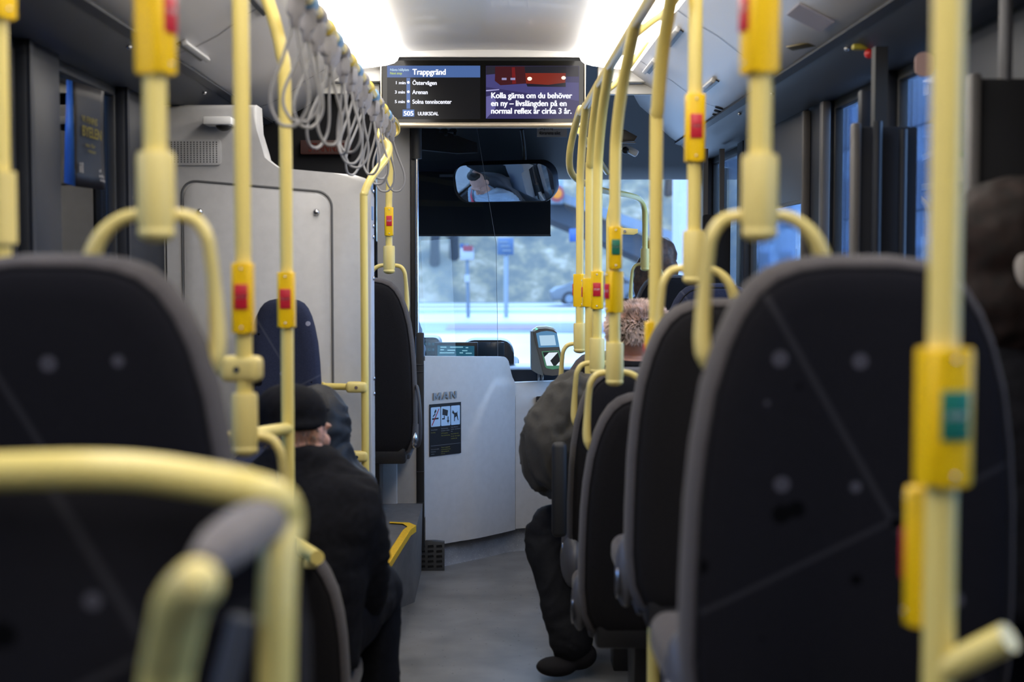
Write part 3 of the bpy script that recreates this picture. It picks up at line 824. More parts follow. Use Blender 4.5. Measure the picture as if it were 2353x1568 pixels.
z0, z1 = at(664, 752, 3.5).z, at(664, 626, 3.5).z
stop_button(l3, p.x, p.y, z0, z1, 0, 'red', w=0.042)
zc = at(630, 985, 3.5).z; mb = MB(); mb.cyl((p.x, 3.5, zc), (p.x - .10, 3.1, zc + .02), .0155); mb.build('side_rail', M['yellow'], l3)
q = at(735, 1272, 3.25)
mb = MB(); mb.cyl((p.x, 3.47, q.z - .005), (q.x, 3.2, q.z), .0165); mb.build('stub_rail', M['yellow'], l3)
mb = MB(); mb.box((q.x - .02, 3.25, q.z - .022), (.03, .04, .02), bevel=.004); mb.build('stub_bracket', M['collar'], l3)
# pole at the far left edge, beyond the nearest seat
p = at(2, 600, 2.12)
l4 = pole('blurred yellow pole cut by the left edge of the picture', [(p.x, p.y, 1.35), (p.x, p.y, 2.09)])
z0 = at(2, 45, 2.12).z; stop_button(l4, p.x, p.y, z0, z0 + .16, math.radians(60), 'red', w=.042)
mb = MB(); z0, z1 = at(2, 560, 2.12).z, at(2, 395, 2.12).z; mb.tube([(p.x, p.y, z0), (p.x, p.y, z1)], .024); mb.build('collar', M['collar'], l4)
# slim poles by the cabinet
p = at(838, 784, 5.22)
pts = smooth_path([(p.x, 5.22, at(840, 1118, 5.22).z), (p.x, 5.22, 1.2), at(836, 480, 5.22), at(838, 442, 5.22), at(856, 405, 5.26), at(888, 362, 5.4), at(893, 335, 5.55), (XL - .02, 5.72, 1.95), (XL, 5.78, zr)], 8)
l5 = pole('slim bent yellow pole clamped along the corner of the grey cabinet', pts, .0143)
for v, u1 in ((890, 744), (1049, 800)):
    z = at(838, v, 5.22).z
    clamp(l5, p.x - .012, 5.22, z, (-1, 0, 0), w=.047)
    if u1 < 790:
        mb = MB(); e = at(u1, v - 2, 5.25); mb.cyl((p.x - .03, 5.22, z), (e.x, 5.25, e.z), .0125); mb.build('side_rail', M['yellow'], l5)
        mb = MB(); mb.cyl((e.x, 5.25, e.z), (e.x - .01, 5.30, e.z), .0125); mb.build('side_rail', M['yellow'], l5)
q = at(845, 1124, 5.20)
mb = MB(); mb.sphere(q, .03, (1, .6, 1.25), 18, 12); mb.cyl(q + Vector((0, 0, 0)), q + Vector((.0, .10, -.02)), .012); mb.build('wall_fixing', M['screw'], l5)
p = at(895, 784, 6.2)
pj = at(897, 626, 6.2)
pts = smooth_path([(p.x, 6.2, pj.z + .10), (p.x, 6.2, 1.7), at(896, 380, 6.2), at(893, 345, 6.18), at(886, 312, 6.12), (XL, 6.0, zr)], 8)
l6 = pole('far slim yellow pole with red push button left of the windscreen', pts, .0148)
seat_handle(l6, p.x, 6.2, pj.z, 1)
z0, z1 = at(895, 542, 6.2).z, at(895, 477, 6.2).z
stop_button(l6, p.x, p.y, z0, z1, math.radians(6), 'red', w=.038)
# ------------------------------------------------------------------ seats
OUTL = [(0.0, .045), (.006, .085), (.018, .115), (.040, .140), (.075, .162), (.12, .180), (.187, .198), (.27, .210), (.357, .217), (.48, .221), (.60, .222), (.68, .214), (.725, .195), (.745, .165)]
def seat(label, x, y, top, floor_z, w=0.44, h=0.72, lean=0.07, face=1, rear='fabric', group=None, cushion=True, bracket=0, name='bus_chair', bottom_box=True, extra_lean=0.0):
    """face=+1: the sitter looks forward (we see the back of the backrest)"""
    root = empty(name, (x, y, floor_z), label, 'seat', group)
    ol = [(d * h / .745, hw * w / .444) for d, hw in OUTL]
    right = [(hw, -d) for d, hw in ol]; left = [(-hw, -d) for d, hw in ol][::-1]
    loop = right + left                                    # from the top right round the bottom to top left
    def layer(inset, yo, cz=-h / 2):
        out = []
        for (px, pz) in loop:
            kx = 1 - inset / (w / 2); kz = 1 - inset / (h / 2)
            zz = cz + (pz - cz) * kz
            lz = -lean * (1 + zz / h) - extra_lean * max(0, (1 + zz / h)) ** 2
            bow = 0.0
            out.append(Vector((x + px * kx, y + face * (yo + lz + bow), top + zz)))
        return out
    # rear pad
    mb = MB()
    rings = [layer(.15, -.050), layer(.06, -.049), layer(.028, -.046), layer(.018, -.040), layer(.014, -.030)]
    mb.grid(rings, closed_u=True)
    mb.ngon(rings[0])
    mb.ngon(rings[-1][::-1])
    b = mb.build('backrest', M[rear], root, smooth=60)
    mb = MB()
    rings = [layer(.024, -.035), layer(.0125, -.036), layer(.005, -.030), layer(.001, -.020), layer(-.003, -.002), layer(-.004, .020), layer(.0, .040), layer(.012, .052), layer(.05, .050), layer(.12, .040)]
    mb.grid(rings, closed_u=True); mb.ngon(rings[0]); mb.ngon(rings[-1][::-1])
    mb.build('backrest_pad', M['fabricr' if rear != 'fabricb' else 'fabricb'], root, smooth=60)
    # piping seam between the two
    seam = layer(.0145, -.038)
    mb = MB(); mb.tube(seam, .0025, n=8, closed=True); mb.build('piping', M['fabricp'], b)
    zb = top - h
    if bottom_box:
        mb = MB(); mb.box((x, y - face * .005, zb + .015), (w * .80, .085, .085), bevel=.014)
        mb.build('lower_cover', M['blackp'], root)
    if cushion:
        mb = MB(); zc = zb + .06
        mb.box((x, y + face * .25, zc), (w * .98, .42, .085), bevel=.032, seg=4)
        mb.build('cushion', M['fabricr'] if rear != 'fabricb' else M['fabricb'], root, smooth=60)
        mb = MB(); mb.box((x, y + face * .22, zc - .06), (w * .86, .34, .04), bevel=.01)
        mb.build('seat_pan', M['shell'], root)
        if zc - .06 - floor_z > .05:
            mb = MB(); mb.prism([(y + face * .10, zc - .07), (y + face * .34, zc - .07), (y + face * .28, floor_z), (y + face * .16, floor_z)], x - .05, x + .05, 'X', bevel=.006)
            mb.build('pedestal', M['blackp'], root)
    if bracket:
        bx = x + bracket * (w / 2 - .004)
        mb = MB(); mb.sphere((bx, y + .03, zb + .09), .055, (.45, .9, 1.5), 18, 12)
        br = mb.build('side_bracket', M['shell'], root)
        mb = MB(); mb.sphere((bx + bracket * .022, y + .0, zb + .07), .016, (.35, 1, 2.2), 14, 10); mb.build('hinge_cap', M['screw'], br)
    return root

# raised right-hand seats
seat('nearest dark grey moquette seat back at the right, seen from behind', .512, 2.03, at(1960, 592, 2.0).z, .38, w=.472, bracket=-1, lean=.05)
seat('second dark seat back from the front at right, half hidden by the nearest one', .53, 3.22, 1.352, .29, bracket=-1, rear='fabricp', lean=.06)
seat('third right seat back, lower, standing on the low floor under the green button', .474, 4.0, at(1500, 903, 3.95).z, 0.0, h=.70, bracket=-1, rear='fabricp', lean=.05)
s4 = seat('fourth right seat back, behind the olive-jacketed passenger', .485, 4.78, 1.085, 0.0, h=.70, bracket=-1, rear='fabricp', lean=.05)
seat('right seat in front of the fur-hatted passenger, mostly hidden', .49, 5.80, 1.08, 0.0, h=.74, rear='fabricp')
# folded-up armrest of the fourth seat
p0, p1 = at(1286, 1018, 4.68), at(1286, 1236, 4.68)
ar = MB(); ar.box((p0.x, 4.70, (p0.z + p1.z) / 2), (.050, .055, p0.z - p1.z), bevel=.016, seg=3)
ar.build('armrest', M['rubber'], s4)
ar = MB(); q = at(1300, 1262, 4.72); ar.sphere(q + Vector((.03, .08, -.05)), .075, (.6, 1.6, 1.3)); ar.build('armrest_hinge', M['shell'], s4)
seat('raised dark seat at far right beside the front door, a woman before it', .965, 7.62, 1.375, .31, rear='fabricp')
seat('dark grey seat back near the right side panels, seen between two poles', .93, 5.95, 1.352, .31, rear='fabricb', h=.70)
# left-hand seats
seat('nearest dark seat back at the left below the thick pole', -.588, 2.0, at(200, 590, 1.98).z, .38, w=.472, bracket=0, lean=.05)
seat('low-floor seat back at left, hidden behind the nearest one', -.60, 2.82, 1.055, 0.0, h=.72, rear='fabricp')
seat('low rounded dark grey seat back directly behind the black-coated man', -.568, 3.36, at(700, 1243, 3.3).z, 0.0, h=.50, w=.46, rear='fabricp', lean=.03)
seat('far left raised seat back beside the slim pole, seen half from behind', -.535, 6.12, at(890, 640, 6.12).z, .325, h=.77, bracket=0, rear='fabricp', lean=.04)
seat('narrow navy seat back with pale dots, facing the rear before the grey cabinet', at(651, 800, 5.1).x, 5.10, at(651, 690, 5.1).z, .30, w=.265, h=.62, face=-1, rear='fabricb', cushion=True, lean=.05)
# grab loop on the far left seat's side
r = empty('fold_grip', at(955, 960, 6.1), 'dark metal grip loop on the side of the far left seat', 'grip')
mb = MB(); pts = smooth_path([at(949, 905, 6.1), at(957, 888, 6.08), at(963, 920, 6.06), at(966, 965, 6.05), at(965, 1010, 6.06), at(958, 1026, 6.08), at(948, 1015, 6.1)], 6)
mb.tube(pts, .0075, n=12); mb.build('grip_bar', M['header'], r)
mb = MB(); mb.sphere(at(951, 1012, 6.1), .018, (1, 1, 2.0)); mb.build('grip_mount', M['screw'], r)
mb = MB(); mb.box(at(951, 900, 6.12), (.03, .02, .06), bevel=.005); mb.build('grip_mount', M['blackp'], r)

# the very near seat at lower left with its yellow rails
nx, ny = -.36, 1.30
r = empty('bus_chair', (nx, ny, .38), 'closest, strongly blurred navy-black seat back in the lower left corner', 'seat')
q0 = at(672, 1160, ny)
zt = at(300, 1095, ny).z
prof = []
w2 = q0.x - nx
pts = [(-.30, zt), (0.0, zt + .004), (w2 - .06, zt - .012), (w2 - .028, zt - .030), (w2 - .008, zt - .065), (w2 + .004, zt - .16), (w2 + .008, zt - .40), (w2 - .02, zt - .62), (-.30, zt - .62)]
mb = MB(); mb.prism([(nx + a, b) for a, b in pts], ny - .005, ny + .085, 'Y', bevel=.02, seg=4); bk = mb.build('backrest', M['fabric'], r, smooth=60)
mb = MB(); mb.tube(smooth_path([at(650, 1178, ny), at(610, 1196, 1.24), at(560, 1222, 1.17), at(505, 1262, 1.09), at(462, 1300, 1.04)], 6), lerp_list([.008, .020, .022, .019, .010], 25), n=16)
mb.build('lit_side_bolster', mat('lit_grey_cloth', (.125, .11, .104), .9, spec=.1, sheen=.2), r)  # ceiling light on the seat's side, put into a paler grey roll
mb = MB(); mb.box((nx, ny + .27, zt - .58), (.44, .46, .09), bevel=.03, seg=4); mb.build('cushion', M['fabricr'], r, smooth=60)
mb = MB(); mb.box((nx, ny + .25, (zt - .62 + .38) / 2), (.16, .16, zt - .62 - .38)); mb.build('pedestal', M['blackp'], r)
mb = MB(); mb.tube([at(560, 1420, ny - .08), at(520, 1568, ny - .08), at(505, 1640, ny - .08)], .012, n=12); mb.build('side_strip', M['header'], r)
fr = empty('seat_frame_rail', at(630, 1180, 1.25), 'closest yellow tube frame curving over the lower left seat back', 'rail')
mb = MB(); Yn = 1.24
pts = smooth_path([at(-260, 1088, Yn + .02), at(-40, 1085, Yn + .01), at(180, 1080, Yn), at(330, 1086, Yn), at(480, 1108, Yn), at(580, 1128, Yn), at(640, 1152, Yn + .01), at(655, 1200, Yn + .02), at(640, 1300, Yn + .0), at(635, 1450, Yn - .01), at(632, 1700, Yn - .01)], 6)
mb.tube(pts, .0165, n=22); mb.build('tube', M['yellow'], fr)
mb = MB(); Yh = .98
pts = smooth_path([at(458, 1338, Yh - .05), at(440, 1352, Yh - .04), at(415, 1395, Yh - .02), at(398, 1470, Yh), at(380, 1560, Yh + .02), at(360, 1750, Yh + .02)], 6)
mb = MB(); mb.tube(pts, lerp_list([.008, .0165, .0185, .0185, .0185, .0185], len(pts)), n=22)
hr = empty('grab_rail', at(400, 1500, Yh), 'big blurred yellow rounded rail end at the bottom left', 'rail')
mb.build('tube', M['yellow'], hr)
mb = MB(); mb.sphere(at(452, 1342, Yh - .045), .0165); mb.build('end_cap', M['collar'], hr)

# ------------------------------------------------------------------ grey equipment cabinet
CY = 5.30
def cp(u, v): q = at(u, v, CY); return (q.x, q.z)
cab = empty('equipment_cabinet', (-.85, CY + .1, 0), 'tall light grey moulded cabinet with a bolted access panel at left', 'cabinet')
xr = cp(852, 500)[0]
top = [cp(354, 300), cp(354, 240), cp(588, 240), cp(590, 300), cp(592, 345), cp(598, 368), cp(612, 380), cp(640, 386), cp(760, 397), cp(815, 402), cp(838, 409), cp(850, 428), (xr, cp(850, 450)[1])]
poly = [(-1.235, 0.0)] + [(-1.235, top[0][1]), top[1], top[2]] + top[3:] + [(xr, 0.0)]
mb = MB(); mb.prism(poly, CY, CY + .16, 'Y', bevel=.018, seg=4); body = mb.build('body', M['panel'], cab, smooth=50)
mb = MB(); a, b = cp(428, 1240), cp(762, 414)
z1 = b[1]
pl = rrect(a[0], .32, b[0], z1, .055, 8)
pl = [(q[0], q[1] - (.045 * (q[0] - a[0]) / (b[0] - a[0]) if q[1] > 1 else 0)) for q in pl]
mb.tube([(q[0], CY - .0005, q[1]) for q in pl], .0045, n=8, closed=True); mb.build('panel_seam', mat('seam_grey', (.10, .10, .105), .6), cab)
pin = [(q[0] + (.008 if q[0] < -.9 else -.008), q[1] + (.008 if q[1] < 1 else -.008)) for q in pl]
mb = MB(); mb.prism(pin, CY - .006, CY + .004, 'Y', bevel=.003); acc = mb.build('access_panel', M['panel'], cab, smooth=40)
for u, v in ((459, 487), (727, 488)):
    c = at(u, v, CY - .006); mb = MB(); mb.cyl(c, c + Vector((0, -.006, 0)), .013, .011, n=20); mb.sphere(c + Vector((0, -.008, 0)), .0105, (1, .6, 1), 14, 8); mb.build('bolt', M['screw'], acc)
mb = MB(); c = at(447, 350, CY - .002); mb.prism([(q[0] + c.x, q[1] + c.z) for q in rrect(-.098, -.048, .098, .048, .012)], CY - .008, CY, 'Y', bevel=.003); vg = mb.build('speaker_grille', M['panel'], cab)
mb = MB()
for i in range(15):
    for j in range(10):
        cx_ = c.x - .083 + i * .0118; cz_ = c.z - .036 + j * .0080
        mb.ngon([(cx_ + .0026 * math.cos(k * PI / 4), CY - .0086, cz_ + .0026 * math.sin(k * PI / 4)) for k in range(8)])
mb.build('grille_holes', M['blackm'], vg)
mb = MB(); c = cp(383, 600); mb.box((c[0], CY - .001, .9), (.004, .004, 1.4)); mb.build('side_joint', M['blackp'], cab)
for v in (440, 520, 545, 640, 870, 905):
    mb = MB(); q = at(857, v, CY + .08); mb.sphere(Vector((xr + .003, CY + .08, q.z)), .008, (.6, 1, 1), 10, 8); mb.build('side_stud', M['screw'], cab)
for v, hh in ((489, .05), (425, .035)):
    q = at(846, v, CY); mb = MB(); mb.box((xr + .001, CY + .06, q.z), (.003, .06, hh)); mb.build('blue_notice', mat('blue_notice', (.18, .30, .55), .6), cab)
# dome camera over the cabinet
q = at(503, 288, CY - .06)
dc = empty('dome_camera', (q.x, CY - .06, q.z), 'small white dome security camera above the grey cabinet', 'camera')
mb = MB(); mb.box((q.x, CY - .05, q.z + .014), (.105, .10, .030), bevel=.008); mb.build('base', M['white'], dc)
mb = MB(); mb.sphere((q.x + .018, CY - .06, q.z + .002), .030, (1, 1, .8)); mb.build('dome', M['blackp'], dc)
mb = MB(); mb.tube([(q.x + .018 + .028 * math.cos(i * PI / 12), CY - .06 + .028 * math.sin(i * PI / 12), q.z + .0) for i in range(24)], .003, n=8, closed=True); mb.build('ring', M['chrome'], dc)
# black void with the stop display behind the cabinet
mb = MB(); mb.box((-.90, 6.66, 1.75), (.74, .03, 1.0)); struct(mb, 'wall_cab_back', M['blackm'])
a, b = at(690, 322, 6.6), at(806, 354, 6.6)
sd = empty('stop_display', ((a.x + b.x) / 2, 6.6, b.z), 'dim dark red stop display strip behind the straps', 'display')
mb = MB(); mb.box(((a.x + b.x) / 2, 6.62, (a.z + b.z) / 2), (b.x - a.x, .04, a.z - b.z), bevel=.003); mb.build('panel', mat('dim_red_panel', (.014, .004, .003), .6, emit=(.030, .010, .008), estr=.5), sd)
text_mesh('display_text', 'STANNAR', .040, at(708, 348, 6.595), XD, UD, emat('dim_red_letters', (.065, .016, .012), .8), sd, squeeze=.7, bold=.01)
# grey pillar wall and podium by the far left seat
a = at(868, 700, 6.62).x; b = at(943, 700, 6.62).x
mb = MB(); mb.prism([(a, 6.62), (b, 6.62), (b + .02, 6.66), (b + .02, 6.80), (a, 6.80)], 0.0, 2.33, 'Z', bevel=.008); struct(mb, 'wall_cab_pillar', mat('pillar_panel', (.22, .22, .235), .45, bump=.04))
mb = MB(); mb.box((-.40, 6.60, .62), (.20, .035, .74), bevel=.01); mb.box((-.50, 6.585, .62), (.14, .03, .72), bevel=.01); struct(mb, 'wall_cab_lower', M['panel'])
T = [(-.312, 5.99), (-.330, 5.90), (-.372, 5.23), (-1.2, 5.23), (-1.2, 6.6), (-.312, 6.6)]
Bm = [(-.320, 5.98), (-.405, 5.82), (-.455, 5.35), (-1.2, 5.30), (-1.2, 6.6), (-.320, 6.6)]
mb = MB(); mb.grid([[(x_, y_, 0) for x_, y_ in Bm], [(x_, y_, .322) for x_, y_ in T]], closed_u=True); mb.ngon([(x_, y_, .322) for x_, y_ in T]); struct(mb, 'floor_podium_left', M['vinylg'])
st = MB(); pts = [at(892, 1306, 5.25), at(948, 1232, 5.85), at(957, 1214, 5.98), at(905, 1208, 6.05)]
e = [(-.372, 5.23), (-.330, 5.90), (-.312, 5.99), (-.345, 6.06), (-.43, 6.08)]
inn = [(-.402, 5.23), (-.362, 5.89), (-.348, 5.965), (-.37, 6.03), (-.43, 6.05)]
st.grid([[(x_, y_, .30) for x_, y_ in e], [(x_, y_, .327) for x_, y_ in e], [(x_, y_, .327) for x_, y_ in inn]])
tag(st.build('step_edging', M['nosing']), 'yellow edge strip on the grey step by the far left seat', 'step edge')
# cable hanging down the pillar
mb = MB(); mb.tube(smooth_path([at(856, 1005, 6.4), at(858, 1050, 6.4), at(868, 1100, 6.42), at(872, 1150, 6.45)], 6), .004, n=8)
tag(mb.build('cable', M['blackp']), 'thin black cable hanging below the far left seat', 'cable')

# ------------------------------------------------------------------ driver's cab: posts, door, sign
mb = MB()
xp = at(966, 1000, 6.60).x
mb.box((xp, 6.60, (1.115 + .10) / 2), (.036, .05, 1.02), bevel=.006)
dp = empty('cab_post', (xp, 6.6, 0), 'black door post with chrome upper tube left of the cab door', 'post')
for k in range(5):
    pass
mb.build('lower_post', M['rubber'], dp)
for v in (838, 855, 1085, 1157):
    q = at(967, v, 6.57); mb = MB(); mb.box((xp, 6.598, q.z), (.038, .052, .002)); mb.build('post_joint', M['shell'], dp)
q = at(958, 700, 6.60)
mb = MB(); mb.cyl((q.x + .001, 6.6, 1.10), (q.x + .001, 6.6, 1.93), .0085); mb.build('chrome_tube', M['chrome'], dp)
mb = MB(); mb.box((q.x - .016, 6.62, 1.60), (.018, .03, 1.3)); mb.build('glass_channel', M['blackp'], dp)
mb = MB(); mb.cyl((q.x, 6.6, 1.92), (q.x, 6.6, 2.34), .0245); mb.build('upper_sleeve', M['rubber'], dp)
D0 = Vector((-.301, 6.60, 0)); DT = Vector((.420, .432, 0)).normalized(); DN = Vector((DT.y, -DT.x, 0))
def dpt(s, z, off=0.0):
    bow = -.018 * math.sin(max(0, min(1, s / .60)) * PI)
    return D0 + DT * s - DN * 0 + DN * (off - bow) + Vector((0, 0, z))
door = empty('cab_door', dpt(.3, .11), 'pale grey moulded door of the driver cab with a notice on it', 'door')
def door_grid(s0, s1, zlo, zhi, off, th, m, name, parent, ns=16, nz=18):
    """zlo, zhi: functions of s"""
    F = []; Bk = []
    for i in range(nz + 1):
        rf, rb = [], []
        for j in range(ns + 1):
            s = s0 + (s1 - s0) * j / ns
            z = zlo(s) + (zhi(s) - zlo(s)) * i / nz
            o = off(s, z) if callable(off) else off
            rf.append(dpt(s, z, o)); rb.append(dpt(s, z, o - th))
        F.append(rf); Bk.append(rb)
    loop = lambda G: [G[0][j] for j in range(ns + 1)] + [G[i][ns] for i in range(1, nz + 1)] + [G[nz][j] for j in range(ns - 1, -1, -1)] + [G[i][0] for i in range(nz - 1, 0, -1)]
    mb = MB(); mb.grid(F); mb.grid(Bk); mb.grid([loop(F), loop(Bk)], closed_u=True)
    bmesh.ops.remove_doubles(mb.bm, verts=list(mb.bm.verts), dist=1e-5)
    return mb.build(name, m, parent, smooth=50)
S1 = .603
def zt1(s):
    r = .055
    if s > S1 - .03 - r:
        d = min(1.0, (s - (S1 - .03 - r)) / r)
        return 1.008 - .030 * s / S1 - r * (1 - math.sqrt(max(0, 1 - d * d))) - (.07 if s > S1 - .03 else 0) * (s - (S1 - .03)) / .03
    return 1.008 - .030 * s / S1
def relief(s, z):
    # lower right of the door stands proud of the rest behind a slanted shoulder
    g_ = max(0, min(1, (z - .42) / .44)); line = .19 + .24 * g_ ** 1.8
    t = max(0, min(1, (s - line) / (.12 - .085 * g_)))
    top_ = max(0, min(1, (.875 - z) / .03))
    return .010 * t * t * (3 - 2 * t) * top_
mainp = door_grid(0.0, S1, lambda s: .113, zt1, relief, .03, M['panel'], 'door_panel', door, ns=60, nz=60)
def off2(s, z): return .016 * max(0, min(1, (.875 - z) / .03)) - .0 * s
# second panel turns towards the right wall
E0 = dpt(S1 + .006, 0); ET = Vector((.30, .13, 0)).normalized(); EN = Vector((ET.y, -ET.x, 0))
def ept(s, z, off=0.0): return Vector((E0.x, E0.y, 0)) + ET * s + EN * (off - .012 * s) + Vector((0, 0, z))
sp2 = empty('cab_side_panel', ept(.2, .1), 'lower pale grey panel right of the cab door with a recessed handle', 'panel')
mb = MB()
lo, hi = .118, .848
G = [[ept(.36 * j / 12, lo + (hi - lo) * i / 10, .012 - .02 * (1 if i == 10 else 0)) for j in range(13)] for i in range(11)]
G2 = [[p_ - EN * .04 for p_ in r_] for r_ in G]
lp = lambda Q: Q[0] + [Q[i][12] for i in range(1, 11)] + Q[10][::-1][1:] + [Q[i][0] for i in range(9, 0, -1)]
mb.grid(G); mb.grid(G2); mb.grid([lp(G), lp(G2)], closed_u=True)
bmesh.ops.remove_doubles(mb.bm, verts=list(mb.bm.verts), dist=1e-5)
mb.build('side_panel', M['panel'], sp2, smooth=50)
q = at(1243, 918, 7.08)
mb = MB(); mb.prism([(q.x + a_, q.z + b_) for a_, b_ in rrect(-.026, -.017, .045, .017, .010)], q.y - .024, q.y + .03, 'Y'); hh = mb.build('handle_recess', M['chrome'], sp2)
mb = MB(); mb.prism([(q.x + a_, q.z + b_) for a_, b_ in rrect(-.022, -.002, .045, .013, .005)], q.y - .026, q.y + .02, 'Y'); mb.build('recess_slot', M['blackp'], hh)
# notice on the door
def dquad(s0, z0, s1, z1, off): return [dpt(s0, z0, off), dpt(s1, z0, off), dpt(s1, z1, off), dpt(s0, z1, off)]
def s_of(u):
    lo_, hi_ = -.1, .8
    for _ in range(40):
        m_ = (lo_ + hi_) / 2; q_ = dpt(m_, 0); uu = 1125 + FPX * q_.x / q_.y
        if uu < u: lo_ = m_
        else: hi_ = m_
    return lo_
sL, sR = s_of(985), s_of(1057.5)
zT, zB = .792, .565
def z_of(v, s): q_ = dpt(s, 0); return EYE - (v - 610) / FPX * q_.y
zT = z_of(927.5, (sL + sR) / 2) ; zB = z_of(1047, (sL + sR) / 2)
nt_ = empty('safety_notice', dpt(sL, zB, .004), 'black notice with three light blue pictograms on the cab door', 'sign')
def dprism(pts, off, th, name, m, parent):
    A = [dpt(s, z, off) for s, z in pts]; B = [dpt(s, z, off + th) for s, z in pts]
    mb = MB(); mb.ngon(A[::-1]); mb.ngon(B); mb.grid([A, B], closed_u=True)
    bmesh.ops.remove_doubles(mb.bm, verts=list(mb.bm.verts), dist=1e-6)
    return mb.build(name, m, parent)
W, H = sR - sL, zT - zB
nseg = 8
top_ = [(sL + W * i / nseg, zT) for i in range(nseg + 1)]; bot_ = [(sR - W * i / nseg, zB) for i in range(nseg + 1)]
bd = dprism(bot_[::-1] + top_[::-1], .003, .0015, 'board', mat('notice_black', (.012, .013, .016), .35), nt_)
nb = mat('notice_pale_blue', (.36, .53, .74), .5)
dk = mat('notice_ink', (.012, .013, .016), .5); rdm = mat('notice_red', (.30, .012, .03), .5)
def N(fx, fz): return (sL + W * fx, zT - H * fz)
def shape(pts, off, name, m): 
    mb = MB(); mb.ngon([dpt(*N(a_, b_), off) for a_, b_ in pts]); return mb.build(name, m, bd)
for k in range(3):
    x0 = .035 + k * .315
    shape([(x0 + .295 * a_, .06 + .375 * b_) for a_, b_ in rrect(0, 0, 1, 1, .07, 4)], .0052, 'pictogram_tile', nb)
shape([(.07, .27), (.27, .265), (.27, .295), (.07, .30)], .0056, 'cigarette', dk)
shape([(.09, .25), (.10, .22), (.15, .19), (.14, .15), (.18, .10), (.20, .12), (.20, .15), (.165, .17), (.17, .21), (.115, .235), (.105, .255)], .0056, 'smoke', dk)
shape([(.055, .405), (.275, .09), (.295, .10), (.075, .415)], .006, 'red_slash', rdm)
shape([(.40, .10), (.57, .14), (.55, .25), (.39, .22)], .0056, 'camera_symbol', dk)
shape([(.44, .24), (.465, .24), (.465, .31), (.38, .31), (.38, .285), (.44, .285)], .0056, 'camera_bracket', dk)
shape([(.555, .26), (.585, .26), (.585, .335), (.605, .33), (.605, .35), (.575, .38), (.575, .40), (.565, .40), (.565, .38), (.535, .35), (.535, .33), (.555, .335)], .0056, 'microphone_symbol', dk)
shape([(.73, .14), (.745, .17), (.77, .18), (.77, .20), (.85, .20), (.87, .17), (.875, .18), (.87, .21), (.905, .35), (.885, .355), (.85, .27), (.79, .295), (.785, .365), (.765, .365), (.765, .225), (.735, .225), (.715, .20), (.705, .21), (.70, .19)], .0056, 'dog_symbol', dk)
whm = mat('notice_white', (.35, .37, .40), .5); ylm = mat('notice_yellow', (.40, .38, .08), .5)
def ntext(t, fx, fz, m, cap=.0052):
    o_ = dpt(*N(fx, fz), .0056); x_ = (dpt(*N(fx + .25, fz), .0056) - o_)
    text_mesh('notice_text', t, cap, o_, x_, (0, 0, 1), m, bd, squeeze=.72, bold=.01)
for t, fx, fz, m in (('R\u00f6kning f\u00f6rbjuden', .035, .505, whm), ('No smoking', .035, .555, ylm),
                     ('Kamera\u00f6vervakning.', .35, .495, whm), ('Ljud spelas in i fordonet', .35, .535, whm), ('CCTV in operation.', .35, .585, ylm), ('There is sound recording', .35, .63, ylm),
                     ('Husdjur till\u00e5tna bak i', .665, .485, whm), ('fordonet \u2013 utom ledarhund', .665, .525, whm), ('fram.', .665, .565, whm), ('Pets at the back of the', .665, .615, ylm), ('bus only \u2013 does not apply', .665, .66, ylm), ('to assistance dogs', .665, .705, ylm),
                     ('Denna buss har alkol\u00e5s.', .035, .88, whm), ('Fordonet har', .035, .925, whm), ('nollvision.', .035, .97, whm), ('This bus is equipped with', .35, .86, ylm), ('an alcohol interlock device', .35, .90, ylm), ('Audio recording in the', .35, .94, ylm), ('driver area', .35, .98, ylm)):
    ntext(t, fx, fz, m)
shape([(.03, .80), (.97, .80), (.97, .803), (.03, .803)], .0056, 'divider_line', whm)
# raised metal letters above the notice
s0 = s_of(994); zl = z_of(921, s0)
lt = empty('metal_lettering', dpt(s0, zl, .006), 'three raised grey metal letters above the black notice', 'lettering')
o_ = dpt(s0, zl, .006); x_ = dpt(s0 + .12, zl, .006) - o_
lm = mat('satin_metal_letters', (.42, .43, .46), .3, .85)
adv = 0
LH = .0345
GL = {'M': ([(0, 0), (0, 1), (.27, 1), (.5, .50), (.73, 1), (1, 1), (1, 0), (.79, 0), (.79, .60), (.59, .16), (.41, .16), (.21, .60), (.21, 0)], 1.30),
      'A': ([(0, 0), (.36, 1), (.64, 1), (1, 0), (.77, 0), (.70, .22), (.30, .22), (.37, .42), (.63, .42), (.5, .78), (.23, 0)], 1.25),
      'N': ([(0, 0), (0, 1), (.24, 1), (.77, .36), (.77, 1), (1, 1), (1, 0), (.76, 0), (.23, .64), (.23, 0)], 1.10)}
s_cur = s0
for ch in 'MAN':
    g_, w_ = GL[ch]; w_ *= LH
    A = [dpt(s_cur + a_ * w_, zl + .018 * (s_cur + a_ * w_ - s0) + b_ * LH, .003) for a_, b_ in g_]
    Bq = [p_ + DN * .004 for p_ in A]
    mb = MB(); mb.ngon(A[::-1]); mb.ngon(Bq); mb.grid([A, Bq], closed_u=True)
    bmesh.ops.remove_doubles(mb.bm, verts=list(mb.bm.verts), dist=1e-6)
    mb.build('letter', lm, lt)
    s_cur += w_ + .0065
